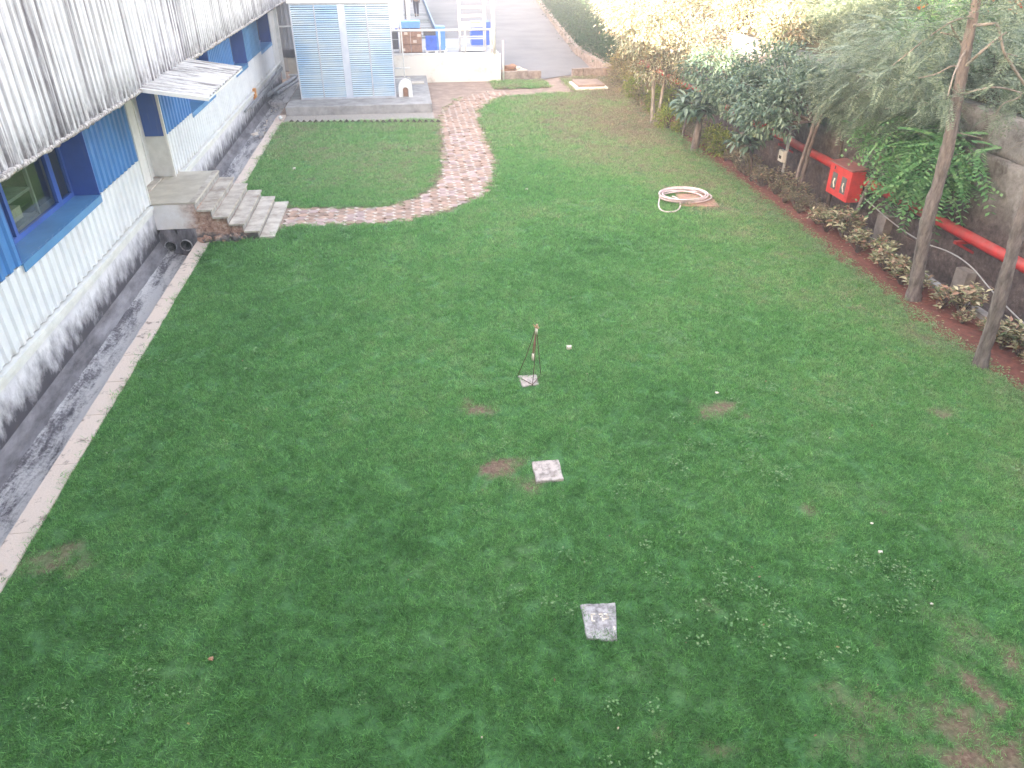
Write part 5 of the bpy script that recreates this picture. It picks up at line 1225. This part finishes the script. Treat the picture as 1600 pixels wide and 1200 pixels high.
while y < 26.5:
    k = 'a' if y < 15.2+random.random()*1.2 else 'b'; pr = protos[k][random.randrange(4)]
    o = pr if id(pr) not in used else copy_tree(pr); used.add(id(pr)); x = 9.78+random.uniform(-.18, .15) if k == 'a' else 9.72+random.uniform(-.28, .2)
    if k == 'a' and random.random() < .5: x -= .15
    s_ = random.choice((.6, .85, 1.05, 1.3))*random.uniform(.85, 1.15)
    o.location = (x, y, 0); o.rotation_euler = (0, 0, random.random()*6.28); o.scale = (s_, s_, s_); tag(o, kinds[k][1], 'shrub', kinds[k][2])
    y += random.uniform(.24, .42) if k == 'a' else random.uniform(.13, .24)
for k, v in protos.items():
    for i, pr in enumerate(v):
        if id(pr) not in used: pr.location = (9.8, 8+i, 0); tag(pr, kinds[k][1], 'shrub', kinds[k][2])
# small weeds by the dock wall
b = at(708, 123); shrub('wall_weed', 'small green weed at the foot of the white dock wall', (b[0], b[1], 0), (.18, .12, .14), 90, .08, 'lf_grey', stems=False)

# leaf litter on the bed and a little on the lawn
k = 900; lx = rng.uniform(8.95, 10.0, k); ly = 6+22*rng.random(k)**1.1
P = np.stack([lx, ly, np.full(k, .022)], 1); D = rng.normal(size=(k, 3)); D[:, 2] *= .12
scatter('leaf_litter', P, D, .03+.05*rng.random(k), LEAF, M['litter'], None, .5, tw=.3)['kind'] = 'stuff'
k = 420; lx = rng.uniform(-4.4, 9, k); ly = 3.5+28*rng.random(k)**1.3; sel = (rng.random(k) < .25+.75*np.clip((lx-2)/6, 0, 1)); lx = lx[sel]; ly = ly[sel]
P = np.stack([lx, ly, np.full(len(lx), .062)], 1); D = rng.normal(size=(len(lx), 3)); D[:, 2] *= .15
scatter('lawn_litter', P, D, .018+.03*rng.random(len(lx)), LEAF, M['litter'], None, .5, tw=.3)['kind'] = 'stuff'

# ------------------------------------------------------------ grass: instanced tufts
def tuft(name, n, w0, w1, h, spread, mat):
    V = []; F_ = []
    for i in range(n):
        x, y = rng.normal(size=2)*spread; a = rng.random()*6.28; hh = h*(.55+.7*rng.random()); wd = w0+(w1-w0)*rng.random(); le = rng.normal(size=2)*hh*1.15
        c, s_ = math.cos(a)*wd/2, math.sin(a)*wd/2; b = len(V)
        V += [(x-c, y-s_, -.005), (x+c, y+s_, -.005), (x+c*.8+le[0]*.4, y+s_*.8+le[1]*.4, hh*.6), (x-c*.8+le[0]*.4, y-s_*.8+le[1]*.4, hh*.6), (x+le[0], y+le[1], hh)]
        F_ += [(b, b+1, b+2), (b, b+2, b+3), (b+3, b+2, b+4)]
    return bpy.data.objects.new(name, np_mesh(name, np.array(V), np.array(F_), mat))
def instancer(name, P, attrs, coll, mat=None):
    me = bpy.data.meshes.new(name); me.vertices.add(len(P)); me.vertices.foreach_set('co', P.astype(np.float32).ravel())
    for k, v in attrs.items():
        ty = 'FLOAT_VECTOR' if v.ndim == 2 else 'FLOAT'; a = me.attributes.new(k, ty, 'POINT'); a.data.foreach_set('vector' if v.ndim == 2 else 'value', v.astype(np.float32).ravel())
    me.update(); o = put(name, me); o['kind'] = 'stuff'
    g = bpy.data.node_groups.new(name, 'GeometryNodeTree'); g.interface.new_socket('Geometry', in_out='INPUT', socket_type='NodeSocketGeometry'); g.interface.new_socket('Geometry', in_out='OUTPUT', socket_type='NodeSocketGeometry')
    N = g.nodes.new; i_ = N('NodeGroupInput'); o_ = N('NodeGroupOutput'); mp = N('GeometryNodeMeshToPoints'); ip = N('GeometryNodeInstanceOnPoints'); ci = N('GeometryNodeCollectionInfo')
    ci.inputs['Collection'].default_value = coll; ci.inputs['Separate Children'].default_value = True; ci.inputs['Reset Children'].default_value = True
    ip.inputs['Pick Instance'].default_value = True
    def attr(nm, ty): x = N('GeometryNodeInputNamedAttribute'); x.data_type = ty; x.inputs['Name'].default_value = nm; return x.outputs['Attribute']
    Lk = g.links.new; Lk(i_.outputs[0], mp.inputs[0]); Lk(mp.outputs[0], ip.inputs['Points']); Lk(ci.outputs[0], ip.inputs['Instance'])
    Lk(attr('rot', 'FLOAT_VECTOR'), ip.inputs['Rotation']); Lk(attr('scl', 'FLOAT_VECTOR'), ip.inputs['Scale']); Lk(ip.outputs[0], o_.inputs[0])
    md = o.modifiers.new('scatter', 'NODES'); md.node_group = g
    return o
gc = bpy.data.collections.new('grass_tufts')
for i in range(8): gc.objects.link(tuft('grass_tuft', 38, .004, .008, .036, .045, M['grass']))
def gpts(y0, y1, dens, scale):
    A = (y1-y0)*14; n = int(A*dens); x = rng.uniform(-4.75, 9.95, n); y = rng.uniform(y0, y1, n)
    # only where the camera, or one a step aside, could look
    m_ = lawn_in(x, y) & (y > 2.6+.0*x); x = x[m_]; y = y[m_]; b = bare_at(x, y); keep = rng.random(len(x)) > b*.93; 
    keep |= (x < -4.5) & (rng.random(len(x)) < .7)
    n2 = int(A*dens*.6); xe = rng.uniform(-3.2, 4.5, n2); ye = rng.uniform(y0, y1, n2); pd = path_d(xe, ye)+(fbm(xe, ye, 5, 8)-.5)*.25
    e_ = (pd > -.16) & (pd < .03) & (rng.random(n2) < .5) & (ye > 17.2) & (ye < 33)
    return np.concatenate([x[keep], xe[e_]]), np.concatenate([y[keep], ye[e_]]), np.concatenate([np.full(keep.sum(), scale), np.full(e_.sum(), scale*.75)])
parts_ = [gpts(2.6, 9, 260, .82), gpts(9, 15, 200, .95), gpts(15, 24, 120, 1.25), gpts(24, 38, 75, 1.6)]
x = np.concatenate([p[0] for p in parts_]); y = np.concatenate([p[1] for p in parts_]); s_ = np.concatenate([p[2] for p in parts_])
for c_ in (((906+965)/2, 970, .27), (856, 736, .30), (826, 595, .24), (1090, 313, .62)):   # keep the slabs clear
    q = at(c_[0], c_[1]); dx_, dy_ = (np.abs(x-q[0]), np.abs(y-q[1])); m_ = ~((dx_ < c_[2]*(.62+.14*rng.random(len(x)))) & (dy_ < c_[2]*(.70+.14*rng.random(len(x))))); x, y, s_ = x[m_], y[m_], s_[m_]
bb = bare_at(x, y)
tint = .34+(fbm(x, y, .45, 61)-.5)*.5+(fbm(x, y, 2.2, 62)-.5)*.24+(fbm(x, y, 9, 63)-.5)*.55+(rng.random(len(x))-.5)*.35
tint -= np.clip((10-y)/7, 0, 1)*.16
tint += np.clip((x-3.5)/5, 0, 1)*.30+np.clip((y-15)/12, 0, 1)*.34+bb*.35  # far end paler: drier turf, plus a veil wash put into its colour
tint -= np.clip((8-y)/5, 0, 1)*.04+np.clip((-x)/4, 0, 1)*.05
small = (x < 1.1) & (y > 19.0); tint = np.where(small, tint+.06, tint)
sv = s_*(.7+.6*rng.random(len(x)))*(1-.35*bb); hz = sv*(.78+.5*fbm(x, y, 4.5, 90))
zz = .006+.012*fbm(x, y, 2, 3)
rot = np.stack([rng.normal(size=len(x))*.12, rng.normal(size=len(x))*.12, rng.random(len(x))*6.28], 1)
instancer('grass', np.stack([x, y, zz], 1), {'rot': rot, 'scl': np.stack([sv*1.15, sv*1.15, hz], 1), 'tint': np.clip(tint, 0, 1)}, gc)
# broad leaved weeds in drifts
wc_ = bpy.data.collections.new('weed_tufts')
for i in range(4):
    P = []; D = []
    for k in range(14): q = rng.normal(size=2)*.05; P.append((q[0], q[1], .03+.02*rng.random())); D.append((*rng.normal(size=2), .25))
    V0, F0 = LEAF; P = np.array(P); D = np.array(D); Rm = rot_frames(D); L = .015+.012*rng.random(len(P)); sc = np.stack([L, L*.8, L], 1)
    V = np.einsum('nij,nkj->nki', Rm, V0[None]*sc[:, None, :])+P[:, None, :]; F_ = (F0[None]+(np.arange(len(P))*4)[:, None, None]).reshape(-1, 3)
    wc_.objects.link(bpy.data.objects.new('weed_tuft', np_mesh('weed_tuft', V.reshape(-1, 3), F_, M['clover'])))
n = 26000; x = rng.uniform(-4.6, 9.2, n); y = 2.6+31*rng.random(n)**1.25
k = fbm(x, y, 1.1, 40); side = .03+.11*np.clip((x-1.0)/4.5, 0, 1)
kk = (rng.random(n) < np.clip((k-.50)*5, .01, 1)*side*1.6) & lawn_in(x, y); x, y = x[kk], y[kk]
edge_n = 1300; ex = 9.08-np.abs(rng.normal(size=edge_n))*.35; ey = rng.uniform(5, 26, edge_n); e_ok = ex < 9.3; x = np.concatenate([x, ex[e_ok]]); y = np.concatenate([y, ey[e_ok]])
rot = np.stack([np.zeros(len(x)), np.zeros(len(x)), rng.random(len(x))*6.28], 1); sv = .8+.7*rng.random(len(x))+np.clip((y-12)/14, 0, 1)*.5
instancer('lawn_weeds', np.stack([x, y, np.full(len(x), .012)], 1), {'rot': rot, 'scl': np.stack([sv]*3, 1)}, wc_)

# ------------------------------------------------------------ added thin volume, standing in for a lens glare veil
veil_ = NT('glare_haze'); veil_.t.nodes.remove(veil_.b); pv = veil_.n('ShaderNodeVolumePrincipled'); pv.inputs['Density'].default_value = .0034; pv.inputs['Color'].default_value = (.93, .94, .96, 1); pv.inputs['Anisotropy'].default_value = .2
veil_.l(pv.outputs[0], veil_.t.nodes['Material Output'].inputs['Volume'])
tag(MB().box((-260, -260, -1.6), (310, 310, 30)).build('glare_haze', veil_.m), kind='stuff')

# ------------------------------------------------------------ out-of-frame buildings, sized to shade the yard
ob = thing('office_block', 'plain rendered building the photograph is taken from', 'building', (0, -6, 0))
m = MB().box((-14, -12, 0), (12, 5.2, 9.5)); m.build('wall', M['outbuilding'], ob)  # unseen mass; roof height and sides chosen for the shadow edge
for x_ in range(-14, 10, 6):
    for z_ in (1.2, 4.6): MB().box((x_, 5.2, z_), (x_+2, 5.23, z_+1.5)).build('window', M['dark_grey'], ob)
fb = thing('unseen_shade_block', 'unseen block behind the louvred enclosure, added to shade the road', 'building', (-10, 70, 0))
MB().box((-20, -29, 0), (7.6, 45, 5.3)).build('wall', M['outbuilding'], fb)  # added out of sight to keep the far road and hedge shaded
